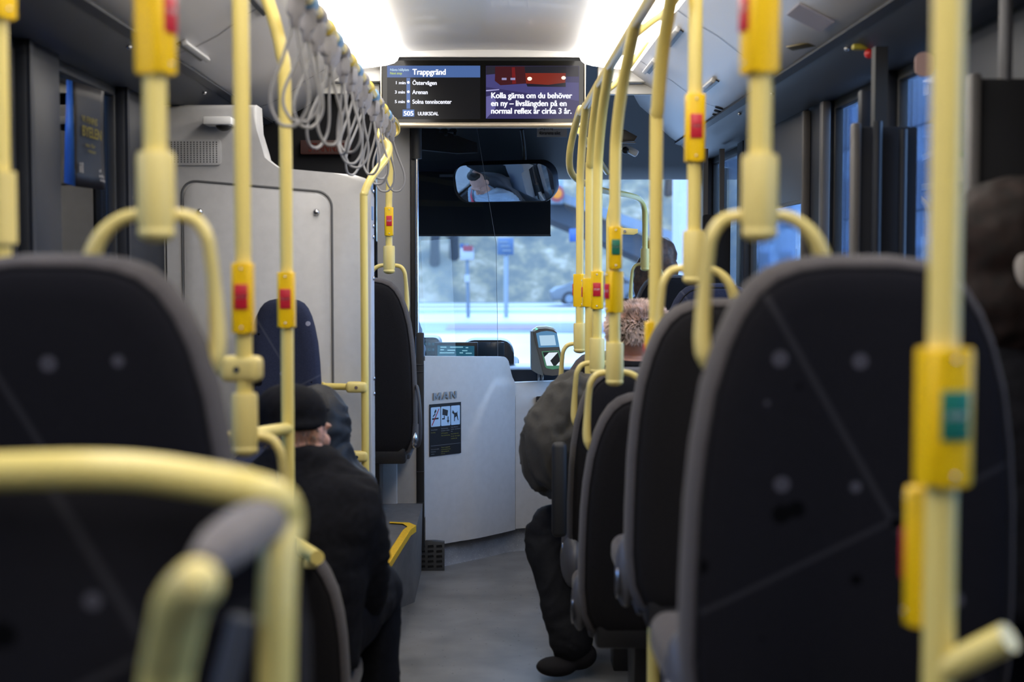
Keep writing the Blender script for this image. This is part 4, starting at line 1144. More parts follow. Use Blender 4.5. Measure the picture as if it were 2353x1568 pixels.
# skirting under the cab door, grille
def rp_(s, off=-.055): return D0 + DT * s + DN * off
mb = MB()
F0 = [at(1020, 1316, 6.66), at(1230, 1275, 7.03), at(1300, 1268, 7.15)]
F0 = [Vector((-.235, 6.68, 0)), Vector((-.10, 6.82, 0)), Vector((.02, 6.945, 0)), Vector((.105, 7.035, 0)), Vector((.24, 7.09, 0)), Vector((.45, 7.17, 0))]
F0 = smooth_path(F0, 5)
mb.grid([[p_ for p_ in F0], [p_ + Vector((0, .012, .02)) for p_ in F0], [p_ + Vector((0, .03, .26)) for p_ in F0]])
mb.grid([[p_ + Vector((0, .06, .26)) for p_ in F0], [p_ + Vector((0, .06, 0)) for p_ in F0]])
mb.grid([[p_ + Vector((0, .03, .26)) for p_ in F0], [p_ + Vector((0, .06, .26)) for p_ in F0]])
struct(mb, 'baseboard_cab', M['vinyl'])
gx0, gx1 = at(960, 1300, 6.60).x, at(1022, 1300, 6.65).x
gr = empty('vent_grille', ((gx0 + gx1) / 2, 6.62, 0), 'dark slotted floor vent grille below the cab door', 'vent')
mb = MB(); mb.prism([(gx0, .0), (gx1, .0), (gx1, .135), (gx0, .15)], 6.60, 6.64, 'Y', bevel=.003); gb = mb.build('frame', mat('grille_plastic', (.045, .048, .055), .5), gr)
for i in range(3):
    for j in range(5):
        mb = MB(); x_ = gx0 + .020 + i * .040; z_ = .020 + j * .024
        mb.prism([(x_ - .013, z_ - .005), (x_ + .015, z_ - .003), (x_ + .013, z_ + .007), (x_ - .013, z_ + .005)], 6.597, 6.602, 'Y'); mb.build('slot', M['blackm'], gr)
# cab glass partition with a slanted edge
g = empty('glass_partition', (xp, 6.75, 1.0), 'clear glass screen with slanted edge above the cab door', 'glass')
pts = [dpt(.02, .985, -.014), dpt(S1 * .82, .975, -.014), at(1140, 560, 6.95), at(1095, 290, 6.95), at(955, 290, 6.62)]
A = [Vector(p_) for p_ in pts]; B = [p_ - DN * .006 for p_ in A]
mb = MB(); mb.ngon(A); mb.build('pane', M['pglass'], g)
mb = MB(); mb.tube([A[1], A[2], A[3]], .0012, n=6); mb.build('pane_edge', mat('glass_edge', (.10, .12, .15), .4), g)
# ------------------------------------------------------------------ dashboard, mirror, blind, ticket reader
mb = MB(); a, b = at(930, 541, 8.12), at(1265, 541, 8.12)
bl = empty('sun_blind', ((a.x + b.x) / 2, 8.12, a.z), 'black roller sun blind pulled down over the left of the windscreen', 'blind')
mb.box(((a.x + b.x) / 2, 8.12, (a.z + 2.02) / 2), (b.x - a.x, .006, 2.02 - a.z)); mb.build('cloth', M['blackm'], bl)
mb = MB(); mb.box(((a.x + b.x) / 2, 8.115, a.z), (b.x - a.x + .004, .014, .012), bevel=.002); mb.build('bottom_bar', M['blackp'], bl)
mb = MB(); mb.box(((a.x + b.x) / 2, 8.10, 1.985), (b.x - a.x + .02, .05, .05), bevel=.01); mb.build('roller_box', M['pillar'], bl)
mb = MB(); a, b = at(1010, 404, 8.06), at(1075, 404, 8.06); mb.box(((a.x + b.x) / 2, 8.06, a.z), (b.x - a.x, .02, .014)); mb.build('guide_strip', M['header'], bl)
# interior mirror
MC = at(1157, 421, 7.55)
DRV = Vector((-.43, 7.02, 1.37))
nrm = ((cam.location - MC).normalized() + (DRV - MC).normalized()).normalized()
MIRROR_N = Vector((-.24, -.955, -.155)).normalized()
xm = Vector((0, 0, 1)).cross(-nrm).normalized() * -1
xm = Vector((-nrm.y, nrm.x, 0)).normalized()
if xm.x < 0: xm = -xm
ym = xm.cross(nrm).normalized(); ym = -ym if ym.z < 0 else ym
mr = empty('interior_mirror', MC, 'wide rounded driver mirror below the screen, showing the driver', 'mirror')
def mpt(a, b, o): return MC + xm * a + ym * b + nrm * o
RC = 2.7
ol = rrect(-.278, -.103, .278, .103, .080, 10)
mb = MB()
rows = []
for k in range(15):
    f = 1 - k / 14 * .999
    rows.append([mpt(a * f, b * f, .012 - ((a * f) ** 2 + (b * f) ** 2) / (2 * RC)) for a, b in ol])
mb.grid(rows, closed_u=True)
mg = mat('mirror_silver', (.88, .92, .95), 0.0, 1.0)
mb.build('mirror_glass', mg, mr, smooth=80)
mb = MB()
def ring(s_, o): return [mpt(a * s_ + (0.002 if s_ > 1 else 0), b * (1 + (s_ - 1) * 1.8), o) for a, b in ol]
mb.grid([ring(1.0, -.010), ring(1.0, .006), ring(1.008, .012), ring(1.018, .002), ring(1.026, -.02), ring(1.02, -.06), ring(.7, -.075)], closed_u=True)
mb.ngon(ring(.7, -.075)); mb.ngon(ring(1.0, -.021))
mb.build('mirror_housing', M['pillar'], mr)
mb = MB(); mb.tube(smooth_path([mpt(.10, .05, -.06), mpt(.10, .14, -.10), mpt(.10, .26, -.10)], 5), .012, n=12); mb.build('mirror_arm', M['blackp'], mr)
# dashboard
ds = empty('dashboard', (-.35, 7.6, .9), 'black dashboard with instrument hoods and a lit cyan display', 'dashboard')
mb = MB(); mb.prism([(7.55, .60), (7.55, .86), (7.75, .93), (8.35, .90), (8.35, .60)], -1.25, .16, 'X', bevel=.02); mb.build('dash_top', M['blackp'], ds)
def hood(u0, u1, vt, Y, name, r=.05):
    a, b = at(u0, vt, Y), at(u1, vt, Y)
    mb = MB(); mb.prism(rrect(a.x, .70, b.x, a.z, r, 6), Y, Y + .26, 'Y', bevel=.012, seg=3); o = mb.build(name, M['blackp'], ds); return o
hood(940, 1012, 776, 7.25, 'switch_hood', .035)
hood(1060, 1181, 782, 7.60, 'instrument_hood', .07)
a, b = at(968, 782, 7.24), at(1004, 815, 7.24)
mb = MB(); mb.box(((a.x + b.x) / 2, 7.245, (a.z + b.z) / 2), (b.x - a.x, .01, .075), bevel=.003); sw = mb.build('switch_panel', mat('switch_panel', (.02, .03, .04), .3), ds)
for i in range(3):
    for j in range(2):
        mb = MB(); q = at(976 + i * 10, 791 + j * 13, 7.235); mb.box(q, (.014, .004, .014), bevel=.002); mb.build('switch', emat('switch_glow', (.03, .10, .16), .6), sw)
a, b = at(998, 790, 7.20), at(1098, 816, 7.20)
mb = MB(); mb.box(((a.x + b.x) / 2, 7.215, (a.z + b.z) / 2 - .01), (b.x - a.x, .02, .09), bevel=.004); tb = mb.build('display_case', M['blackp'], ds)
a, b = at(1005, 794, 7.195), at(1090, 812, 7.195)
mb = MB(); mb.quad((a.x, 7.203, b.z - .02), (b.x, 7.203, b.z - .02), (b.x, 7.203, a.z - .004), (a.x, 7.203, a.z)); mb.build('lit_display', emat('cyan_display', (.02, .10, .17), 1.0), tb)
cy = emat('cyan_line', (.25, .55, .70), 1.0)
for u, v, w_ in ((1012, 798, 14), (1034, 798, 24), (1012, 804, 8), (1028, 805, 18), (1058, 798, 6), (1070, 799, 6), (1062, 806, 12), (1010, 811, 34), (1056, 811, 8), (1070, 812, 14)):
    q = at(u, v, 7.199); mb = MB(); ww = w_ * 7.2 / FPX; mb.quad((q.x, 7.2005, q.z - .003), (q.x + ww, 7.2005, q.z - .003), (q.x + ww, 7.2005, q.z + .002), (q.x, 7.2005, q.z + .002)); mb.build('display_line', cy, tb)
a = at(1120, 800, 7.58)
mb = MB(); mb.box((a.x + .02, 7.59, a.z - .02), (.14, .01, .10), bevel=.003); mb.build('instrument_face', mat('instrument_face', (.03, .04, .05), .2), ds)
# steering wheel
swc = Vector((-.63, 7.42, .93))
stw = empty('steering_wheel', swc, 'black steering wheel in front of the driver', 'steering wheel')
Rw = Matrix.Translation(swc) @ Matrix.Rotation(math.radians(35), 4, 'X')
mb = MB(); mb.tube([(.225 * math.cos(i * PI / 18), .225 * math.sin(i * PI / 18), 0) for i in range(36)], .015, n=12, closed=True); mb.transform(Rw); mb.build('rim', M['rubber'], stw)
mb = MB(); mb.sphere((0, 0, -.02), .075, (1, 1, .4))
for a_ in (0, 130, 230): 
    t_ = math.radians(a_); mb.cyl((0, 0, -.02), (.22 * math.sin(t_), -.22 * math.cos(t_) * -1, 0), .014, .011, n=10)
mb.transform(Rw); mb.build('hub', M['blackp'], stw)
mb = MB(); mb.cyl(swc + Vector((0, .02, -.04)), (-.63, 7.70, .60), .04); mb.build('column', M['blackp'], stw)
seat('driver seat behind the grey cab wall, carrying the driver', -.64, 6.96, 1.46, .33, h=.80, cushion=True, rear='fabricp')
# counter under the windscreen at right of the cab
mb = MB()
mb.prism([(7.30, .60), (7.30, .892), (7.33, .905), (7.60, .905), (7.60, .60)], .05, .56, 'X', bevel=.006)
tag(mb.build('counter_shelf', mat('counter_blue_black', (.022, .030, .045), .35)), 'dark shelf behind the cab side panel under the ticket reader', 'shelf')
mb = MB(); mb.prism([(7.7, .60), (7.7, .80), (8.3, .83), (8.3, .60)], .16, 1.25, 'X', bevel=.01)
mb.build('dash_shelf', mat('pale_dash_shelf', (.5, .55, .6), .35), ds)
# ticket reader
TY = 7.0
tr = empty('ticket_reader', at(1262, 880, TY), 'grey-green card reader with two small screens on a chrome post', 'ticket reader')
q = at(1236, 880, TY + .1)
for u in (1237, 1246):
    q = at(u, 905, TY + .10); mb = MB(); mb.cyl((q.x + .004, TY + .21, .60), (q.x + .004, TY + .21, q.z + .12), .0085); mb.build('post', M['chrome'], tr)
def tp(u, v, dy=0): p_ = at(u, v, TY); return p_ + Vector((0, dy, 0))
slope = lambda v: .085 * (870 - v) / 110
def face(u, v, o=0.0): return tp(u, v, slope(v) - o)
out = [(1227, 766), (1235, 760), (1258, 757), (1274, 760), (1281, 766), (1287, 800), (1294, 830), (1297, 856), (1290, 862), (1270, 864), (1251, 862), (1248, 855), (1240, 820), (1232, 790)]
A = [face(u, v) for u, v in out]; Bk = [tp(u - 4, v, .16) for u, v in out]
mb = MB(); mb.ngon(A); mb.ngon(Bk[::-1]); mb.grid([A, Bk], closed_u=True); 
mb.build('front_case', mat('reader_case', (.012, .018, .026), .35, spec=.3), tr, smooth=30)
sidep = [(1221, 764), (1229, 764), (1233, 792), (1241, 822), (1249, 856), (1248, 864), (1236, 860), (1222, 852)]
A = [face(u, v, -.004) for u, v in sidep]; Bk = [tp(u, v, .23) for u, v in sidep]
mb = MB(); mb.ngon(A); mb.ngon(Bk[::-1]); mb.grid([A, Bk], closed_u=True); mb.build('side_case', mat('reader_side', (.065, .085, .10), .5, spec=.3), tr, smooth=30)
topc = [(1224, 761), (1236, 753), (1258, 752), (1272, 755), (1282, 763), (1270, 759), (1256, 757), (1240, 758), (1229, 764)]
A = [face(u, v, .0) for u, v in topc]; Bk = [tp(u, v, .15) for u, v in topc]
mb = MB(); mb.ngon(A); mb.ngon(Bk[::-1]); mb.grid([A, Bk], closed_u=True); tc_ = mb.build('top_cap', mat('reader_top', (.30, .36, .38), .3), tr, smooth=30)
mb = MB(); mb.sphere(face(1234, 758, .004), .004, (1.6, 1, 1), 10, 6); mb.build('green_lamp', emat('green_lamp', (.2, 1.0, .6), 1.5), tc_)
def fpoly(pts, o, name, m, parent=tr): 
    mb = MB(); mb.ngon([face(u, v, o) for u, v in pts]); return mb.build(name, m, parent)
us = fpoly([(1233, 768), (1245, 764), (1258, 762.5), (1270, 764), (1281, 768), (1286, 799), (1238.5, 800.5)], .002, 'upper_screen', emat('reader_blue', (.10, .26, .47), .9))
fpoly([(1240, 773), (1275.5, 772), (1279, 795), (1243.5, 796)], .003, 'lit_area', emat('reader_pale', (.42, .62, .80), 1.0), us)
gs = fpoly([(1245, 809), (1285, 807), (1292, 842), (1284, 848), (1270, 850), (1256, 847), (1253, 843)], .002, 'green_frame', emat('reader_green', (.08, .25, .16), .8))
fpoly([(1248, 811), (1283, 809.5), (1290, 841), (1256, 842)], .003, 'lower_screen', emat('reader_screen', (.012, .016, .02), .8), gs)
fpoly([(1262, 812), (1283, 811), (1265, 830), (1272, 841.5), (1256.5, 841.5), (1251.5, 822)], .004, 'arrow_symbol', emat('reader_arrow', (.75, .85, .95), 1.0), gs)
fpoly([(1286.5, 832), (1289, 841), (1278, 841)], .004, 'arrow_corner', emat('reader_arrow2', (.75, .85, .95), 1.0), gs)
# sticker and fleet number on the dome behind the screen
a, b = at(1234, 284, 7.18), at(1303, 315, 7.18)
s_ = empty('windscreen_sticker', ((a.x + b.x) / 2, 7.18, b.z), 'pale sticker asking riders not to block the driver view', 'sticker')
mb = MB(); mb.box(((a.x + b.x) / 2, 7.185, (a.z + b.z) / 2), (b.x - a.x, .002, a.z - b.z)); mb.build('sheet', mat('sticker_grey', (.26, .28, .33), .5), s_)
ik = mat('sticker_ink', (.01, .01, .012), .6)
text_mesh('sticker_text', 'Skym ej', .0185, at(1240, 297.5, 7.18), XD, UD, ik, s_, squeeze=.84, bold=.012)
text_mesh('sticker_text', 'f\u00f6rarens sikt', .0185, at(1240, 309.5, 7.18), XD, UD, ik, s_, squeeze=.80, bold=.012)
text_mesh('fleet_number', '44', .062, at(1010, 312, 7.17), XD, UD, mat('number_blue_grey', (.30, .38, .50), .5), None, squeeze=1.05, bold=.03)
o = bpy.data.objects['fleet_number']; tag(o, 'faint blue-grey number 44 on the dark panel under the screen', 'number')
mb = MB(); P_ = [at(948, 292, 7.3), at(995, 292, 7.3), at(1096, 328, 7.3), at(1098, 350, 7.3), at(1050, 352, 7.3), at(948, 342, 7.3)]
mb.prism([(p_.x, p_.z) for p_ in P_], 7.3, 7.36, 'Y', bevel=.004)
tag(mb.build('overhead_box', M['blackm']), 'black slanted housing below the dome behind the glass', 'housing')

# ------------------------------------------------------------------ right side: door partitions and fittings
mb = MB(); mb.box((1.215, 6.08, 1.86), (.03, 1.32, .36), bevel=.008); mb.box((1.205, 6.08, 1.675), (.02, 1.3, .012)); struct(mb, 'trim_door_header', mat('door_header', (.05, .052, .06), .5))
mb = MB(); mb.box((1.19, 5.36, 1.45), (.03, .03, 1.12), bevel=.006); mb.box((1.19, 5.06, 1.45), (.03, .05, 1.12), bevel=.006); struct(mb, 'trim_door_post', mat('post_taupe', (.055, .05, .05), .5))
def partition(label, u0, u1, v0, Y, m, edge=True):
    a, b = at(u0, v0, Y), at(u1, v0, Y)
    r_ = empty('partition_panel', ((a.x + b.x) / 2, Y, .38), label, 'partition')
    mb = MB(); mb.box(((a.x + b.x) / 2, Y, (a.z + .40) / 2), (b.x - a.x, .03, a.z - .40), bevel=.006); mb.build('panel', m, r_)
    mb = MB(); mb.box((a.x - .008, Y - .005, (a.z + .40) / 2), (.022, .045, a.z - .38), bevel=.006); mb.build('edge_post', mat('panel_edge', (.065, .06, .06), .5), r_)
    return r_
pr = partition('tall black partition panel beside the middle window at right', 1972, 2106, 292, 3.92, M['blackm'])
mb = MB(); q = at(2021, 290, 3.85); mb.cyl((q.x, 3.87, .4), (q.x, 3.87, 1.82), .013); mb.build('grey_post', M['pillar'], pr)
mb = MB(); q = at(2040, 150, 3.86); mb.box((q.x, 3.94, 1.6), (.035, .04, .86)); mb.build('black_post', M['rubber'], pr)
mb = MB(); q = at(2082, 200, 3.86); mb.cyl((q.x, 3.88, .4), (q.x, 3.88, 1.80), .011); mb.build('grey_post', M['pillar'], pr)
mb = MB(); a, b = at(1975, 212, 4.1), at(2014, 285, 4.1); mb.box(((a.x + b.x) / 2 , 4.1, (a.z + b.z) / 2 - .01), (b.x - a.x, .04, a.z - b.z + .03), bevel=.005); mb.build('upper_plate', M['pillar'], pr)
pr2 = partition('large black panel at the far right edge, above the brown-haired passenger', 2244, 2420, 182, 3.0, M['blackm'])
mb = MB(); q = at(2311, 100, 3.0); mb.cyl((q.x, 3.0, 1.8), (q.x, 3.0, 2.02), .014); mb.build('grey_post', M['shell'], pr2)
p_ = at(2012, 118, 4.1)
hm = empty('emergency_hammer', p_, 'small yellow holder with a red knob under the right header strip', 'emergency hammer')
mb = MB(); mb.box((p_.x - .01, 4.1, p_.z + .012), (.115, .03, .018), bevel=.006); mb.build('holder', mat('dull_yellow', (.35, .29, .02), .5), hm)
mb = MB(); mb.sphere((p_.x - .020, 4.09, p_.z - .008), .015); mb.build('red_knob', mat('red_knob', (.55, .02, .02), .35), hm)
mb = MB(); mb.box((p_.x + .02, 4.12, p_.z + .035), (.03, .03, .05)); mb.build('mount', M['blackp'], hm)
for lab, u, v, Y, w_, h_, m_, nm in (('pinkish white round label high beside the nearest right pole', 2124, 148, 3.5, .045, .06, mat('pink_label', (.42, .28, .27), .5), 'round_label'),
                             ('cream notice with a green top on the right window', 2211, 388, 3.1, .022, .055, mat('cream_notice', (.42, .38, .30), .5), 'window_notice')):
    q = at(u, v, Y); mb = MB(); mb.prism([(q.x + a_, q.z + b_) for a_, b_ in rrect(-w_ / 2, -h_ / 2, w_ / 2, h_ / 2, w_ * .45 if 'round' in nm else .003)], Y, Y + .004, 'Y')
    o = mb.build(nm, m_); tag(o, lab, 'label')
    if 'window' in nm:
        mb = MB(); mb.box((q.x, Y - .001, q.z + h_ / 2 + .004), (w_, .004, .012)); mb.build('green_top', mat('green_strip', (.05, .16, .04), .5), o)
# monitor and camera near the front right
q = at(1437, 322, 7.0)
cmh = empty('ceiling_monitor', q, 'small dark angled monitor under the right coving nose', 'monitor')
mb = MB(); mb.prism([(q.x - .06, q.z - .01), (q.x + .045, q.z - .005), (q.x + .06, q.z + .018), (q.x, q.z + .05), (q.x - .06, q.z + .06)], 7.0, 7.06, 'Y', bevel=.004); mb.build('case', mat('monitor_grey', (.05, .045, .04), .4), cmh)
mb = MB(); mb.box((q.x + .0, 7.0, q.z - .012), (.10, .02, .006)); mb.build('lower_edge', M['shell'], cmh)
q = at(1438, 345, 7.2)
dc2 = empty('dome_camera', q, 'small white camera pod below the right coving, near the windscreen', 'camera')
mb = MB(); mb.box((q.x + .02, 7.2, q.z), (.09, .05, .035), rot=(0, .5, 0), bevel=.010); mb.build('base', M['white'], dc2)
mb = MB(); mb.sphere((q.x - .005, 7.17, q.z - .004), .018); mb.build('dome', M['blackp'], dc2)
q = at(1642, 500, 6.9)
mb = MB(); mb.box((1.10, 6.9, 1.20), (.13, .06, .95), bevel=.01); tag(mb.build('door_cabinet', M['blackm']), 'dark upright cabinet beside the front door, right of the windscreen', 'cabinet')
mb = MB(); mb.box((1.06, 7.0, 1.82), (.022, .03, .36)); mb.box((1.14, 7.0, 1.82), (.022, .03, .36)); tag(mb.build('door_guide', M['shell']), 'pair of thin grey upright door guides under the right coving', 'guide rail')

# ------------------------------------------------------------------ poster hanging in the left window
Yp = 4.12
c0, c1, c2, c3 = at(166, 186, Yp), at(238, 210, Yp + .10), at(241, 437, Yp + .10), at(172, 428, Yp)
PX = Vector((0, 0, 0))
hp = empty('hanging_leaflet', at(200, 435, Yp + .05), 'dark blurred leaflet with yellow print hanging at the left window', 'leaflet')
def lerp(a, b, t): return a + (b - a) * t
def L2(x_, z_): return lerp(lerp(c0, c1, x_), lerp(c3, c2, x_), z_)
ln = (c1 - c0).cross(c3 - c0).normalized(); ln = -ln if ln.y > 0 else ln
def lsheet(x0_, z0_, x1_, z1_, off, name, m, parent, wob=.004, n=8):
    rows = [[L2(x0_ + (x1_ - x0_) * j / n, z0_ + (z1_ - z0_) * i / n) + ln * (off + wob * math.sin(3 * (x0_ + (x1_ - x0_) * j / n) + 4 * (z0_ + (z1_ - z0_) * i / n))) for j in range(n + 1)] for i in range(n + 1)]
    mb = MB(); mb.grid(rows); o = mb.build(name, m, parent); return o
sh = lsheet(0, 0, 1, 1, 0, 'sheet', mat('leaflet_dark', (.012, .011, .014), .45, spec=.3), hp)
sh.modifiers.new('t', 'SOLIDIFY').thickness = .001
b0, b1, b2, b3 = at(153, 183, Yp + .03), at(166, 186, Yp), at(172, 428, Yp), at(147, 420, Yp + .05)
mb = MB(); mb.quad(b3, b2, b1, b0); o = mb.build('blue_side', mat('leaflet_blue', (.05, .17, .50), .4), hp); o.modifiers.new('t', 'SOLIDIFY').thickness = .001
yl = mat('leaflet_yellow', (.26, .20, .012), .5); wl = mat('leaflet_white', (.35, .32, .30), .5)
xd_, ud_ = (c1 - c0), (c0 - c3)
for t, x_, z_, cap, sq, m_, bd_ in (('VI FINNS', .22, .37, .020, .55, yl, .02), ('BYELEN', .22, .50, .030, .52, yl, .035), ('oss f\u00f6r', .32, .60, .012, .8, yl, .01), ('resan', .40, .655, .012, .8, yl, .01), ('il', .10, .86, .030, .9, wl, .03), ('sl', .75, .83, .010, 1, wl, 0), ('info', .75, .88, .009, 1, wl, 0), ('sida', .78, .92, .009, 1, wl, 0)):
    text_mesh('leaflet_print', t, cap, L2(x_, z_) + ln * .008, xd_, ud_, m_, sh, squeeze=sq, bold=bd_)
# ------------------------------------------------------------------ outside the windows
def omat(name, color, *a_, **k_):
    return mat(name, tuple(c * .36 for c in color), *a_, **k_)
# ------------------------------------------------------------------ outside the windows
asph = omat('wet_pale_road', (.74, .66, .60), .38, var=.08, vscale=.3)
mb = MB(); mb.box((0, 20, -.53), (120, 110, .4)); 
road = mb.build('ground_road', asph, None, 'structure')
def strip(y0, y1, m, label, name='road_band', x0=-60, x1=60, z=-.325):
    mb = MB(); mb.box(((x0 + x1) / 2, (y0 + y1) / 2, z), (x1 - x0, y1 - y0, .012)); mb.build(name, m, None, 'structure')
strip(36.8, 43.5, omat('dark_wet_asphalt', (.10, .15, .24), .5, var=.2, vscale=.4), '')
strip(38.5, 41.5, omat('red_lane_surface', (.25, .09, .12), .6, var=.2, vscale=.5), '', x0=-1.2, x1=1.6, z=-.31)
strip(52, 56, omat('mid_asphalt', (.22, .30, .40), .5, var=.2, vscale=.3), '')
strip(60, 61, omat('kerb_stone', (.70, .74, .80), .6), '', z=-.25)
strip(66.0, 72, omat('verge_grass', (.17, .20, .16), .9, var=.4, vscale=1.5), '')
from mathutils import noise as NZ
hm_ = bpy.data.materials.new('winter_hillside'); hm_.use_nodes = True
nt = hm_.node_tree; b = nt.nodes['Principled BSDF']; b.inputs['Roughness'].default_value = 1.0; b.inputs['Specular IOR Level'].default_value = .1
tc = nt.nodes.new('ShaderNodeTexCoord'); mp = nt.nodes.new('ShaderNodeMapping'); mp.inputs['Scale'].default_value = (1.0, 1.0, .6)
n1 = nt.nodes.new('ShaderNodeTexNoise'); n1.inputs['Scale'].default_value = .8; n1.inputs['Detail'].default_value = 7; n1.inputs['Roughness'].default_value = .62
r1 = nt.nodes.new('ShaderNodeValToRGB'); els = r1.color_ramp.elements
els[0].position = .30; els[0].color = (0.059, 0.064, 0.059, 1)
els[1].position = .72; els[1].color = (0.261, 0.229, 0.169, 1)
e_ = els.new(.46); e_.color = (0.093, 0.088, 0.071, 1)
e_ = els.new(.54); e_.color = (0.136, 0.117, 0.079, 1)
e_ = els.new(.60); e_.color = (0.180, 0.151, 0.110, 1)
nt.links.new(tc.outputs['Object'], mp.inputs[0]); nt.links.new(mp.outputs[0], n1.inputs['Vector']); nt.links.new(n1.outputs['Fac'], r1.inputs[0]); nt.links.new(r1.outputs[0], b.inputs['Base Color'])
rows = []
for i in range(26):
    row = []
    for j in range(81):
        x_ = -60 + 150 * j / 80
        bend = 68 if x_ > -8 else 68 - (-8 - x_) * 1.3
        yy = bend + 1.8 * i
        h_ = -.33 + 16 * (1 - math.exp(-(i / 25) * 2.4)) + 1.3 * NZ.noise(Vector((x_ * .12, yy * .12, 0))) * min(1, i / 4) + .5 * NZ.noise(Vector((x_ * .5, yy * .5, 3))) * min(1, i / 4)
        row.append((x_, yy, h_))
    rows.append(row)
mb = MB(); mb.grid(rows); mb.build('ground_hillside', hm_, None, 'structure', smooth=60)
# bank along the left of the bus
rows = []
for i in range(12):
    rows.append([(-7.5 - 1.6 * i, -6 + 80 * j / 60, -.33 + 7.5 * (1 - math.exp(-i / 5)) + .6 * NZ.noise(Vector((i * .4, j * .6, 1)))) for j in range(61)])
mb = MB(); mb.grid(rows); mb.build('ground_left_bank', hm_, None, 'structure', smooth=60)
bark = omat('dark_bark', (.045, .05, .06), .9)
random.seed(5)
def tree(x_, y_, zb, h_, label, spread=1.0):
    r_ = empty('bare_tree', (x_, y_, zb), label, 'tree', 'bare winter trees on the roadside bank')
    mb = MB(); lean_ = random.uniform(-.06, .06)
    tr_ = [Vector((x_ + lean_ * k + random.uniform(-.05, .05), y_, zb + h_ * k / 5)) for k in range(6)]
    mb.tube(tr_, lerp_list([.34 * h_ / 10, .05 * h_ / 10], 6), n=8); mb.build('trunk', bark, r_)
    mb = MB()
    for k in range(16):
        i_ = random.randint(1, 4); f_ = random.random(); s_ = tr_[i_].lerp(tr_[min(5, i_ + 1)], f_)
        a_ = random.uniform(0, 2 * PI); L_ = h_ * random.uniform(.15, .35) * spread
        m1 = s_ + Vector((math.cos(a_) * L_ * .5, math.sin(a_) * L_ * .5, L_ * .35)); e1 = m1 + Vector((math.cos(a_ + .4) * L_ * .5, math.sin(a_ + .4) * L_ * .4, L_ * .45))
        mb.tube([s_, m1, e1], [.05 * h_ / 10, .03 * h_ / 10, .008], n=5)
        for q_ in range(3):
            b_ = a_ + random.uniform(-1, 1); e2 = m1 + Vector((math.cos(b_) * L_ * .4, math.sin(b_) * L_ * .4, L_ * random.uniform(.1, .5))); mb.tube([m1, e2], [.02 * h_ / 10, .005], n=4)
    mb.build('branches', bark, r_)
tl = [(-2.75, 70.3, .0, 9, 'slim bare tree nearest the chrome post, on the hillside'), (-2.15, 73, 1.2, 10, 'bare tree left of the white bus stop board'), (-1.75, 70.8, .2, 9, 'forked bare tree just left of the stop sign post'),
      (-4.8, 75, 2.5, 11, 'bare tree at the left edge of the windscreen view'), (1.2, 80, 5, 8, 'bare tree behind the blue road sign'), (6.5, 79, 4.5, 10, 'bare tree on the slope right of the mirror'), (9.5, 76, 3, 9, 'bare tree seen between the right yellow poles')]
for a_ in tl: tree(*a_)
for k, (x_, y_) in enumerate(((-8.6, 9.5), (-9.5, 11.5), (-8.8, 14), (-10, 17))):
    tree(x_, y_, .3, 7.5, ['first bare tree on the bank outside the left windows', 'second bare tree on the bank outside the left windows', 'third bare tree on the bank outside the left windows', 'last bare tree on the bank outside the left windows'][k], 1.3)
grey = omat('galvanised_post', (.35, .42, .50), .5, .3)
bluep = omat('blue_sign_face', (.03, .12, .36), .4); wsp = omat('white_sign_face', (.8, .82, .85), .5); redp = omat('red_sign_band', (.50, .06, .09), .5)
def q3(u, v, Y): return at(u, v, Y)
Ys = 48.0
p_ = q3(1076, 690, Ys); zt_ = q3(1072, 560, Ys).z
r_ = empty('bus_stop_sign', (p_.x, Ys, -.33), 'white bus stop board with a reddish band on a grey post across the road', 'road sign')
mb = MB(); mb.cyl((p_.x, Ys, -.33), (p_.x - .05, Ys, zt_), .06, n=12); mb.build('post', grey, r_)
a_, c_ = q3(1058, 570, Ys), q3(1089, 598, Ys); mb = MB(); mb.box(((a_.x + c_.x) / 2, Ys - .08, (a_.z + c_.z) / 2), (c_.x - a_.x, .05, a_.z - c_.z), bevel=.02); bo = mb.build('board', wsp, r_)
a_, c_ = q3(1064, 565, Ys), q3(1087, 577, Ys); mb = MB(); mb.box(((a_.x + c_.x) / 2, Ys - .12, (a_.z + c_.z) / 2), (c_.x - a_.x, .03, a_.z - c_.z)); mb.build('red_band', redp, bo)
a_ = q3(1073, 640, Ys); mb = MB(); mb.box((a_.x, Ys - .08, a_.z), (.15, .05, .25)); mb.build('timetable_case', wsp, r_)
a_, c_ = q3(1057, 560, Ys), q3(1066, 570, Ys); mb = MB(); mb.box(((a_.x + c_.x) / 2, Ys - .1, (a_.z + c_.z) / 2), (.14, .03, .14)); mb.build('blue_tile', bluep, bo)
p_ = q3(1163, 690, Ys)
r_ = empty('road_sign', (p_.x, Ys, -.33), 'blue road sign on a pale post right of the bus stop board', 'road sign')
mb = MB(); mb.cyl((p_.x, Ys, -.33), (p_.x, Ys, q3(1163, 548, Ys).z), .075, n=12); mb.build('post', omat('pale_post', (.50, .58, .66), .5), r_)
a_, c_ = q3(1143, 547, Ys), q3(1180, 586, Ys); mb = MB(); mb.box(((a_.x + c_.x) / 2, Ys - .1, (a_.z + c_.z) / 2), (c_.x - a_.x, .05, a_.z - c_.z), bevel=.02); bo = mb.build('board', omat('blue_grey_sign', (.10, .20, .38), .5), r_)
for k in range(3):
    a_ = q3(1150 + k * 4, 556 + k * 10, Ys); mb = MB(); mb.box((a_.x + .1, Ys - .14, a_.z), (.30, .02, .05)); mb.build('pale_arrow', grey, bo)
p_ = q3(1320, 560, 39)
r_ = empty('road_sign', (p_.x, 39, -.33), 'small blue square road sign beside the far right poles', 'road sign')
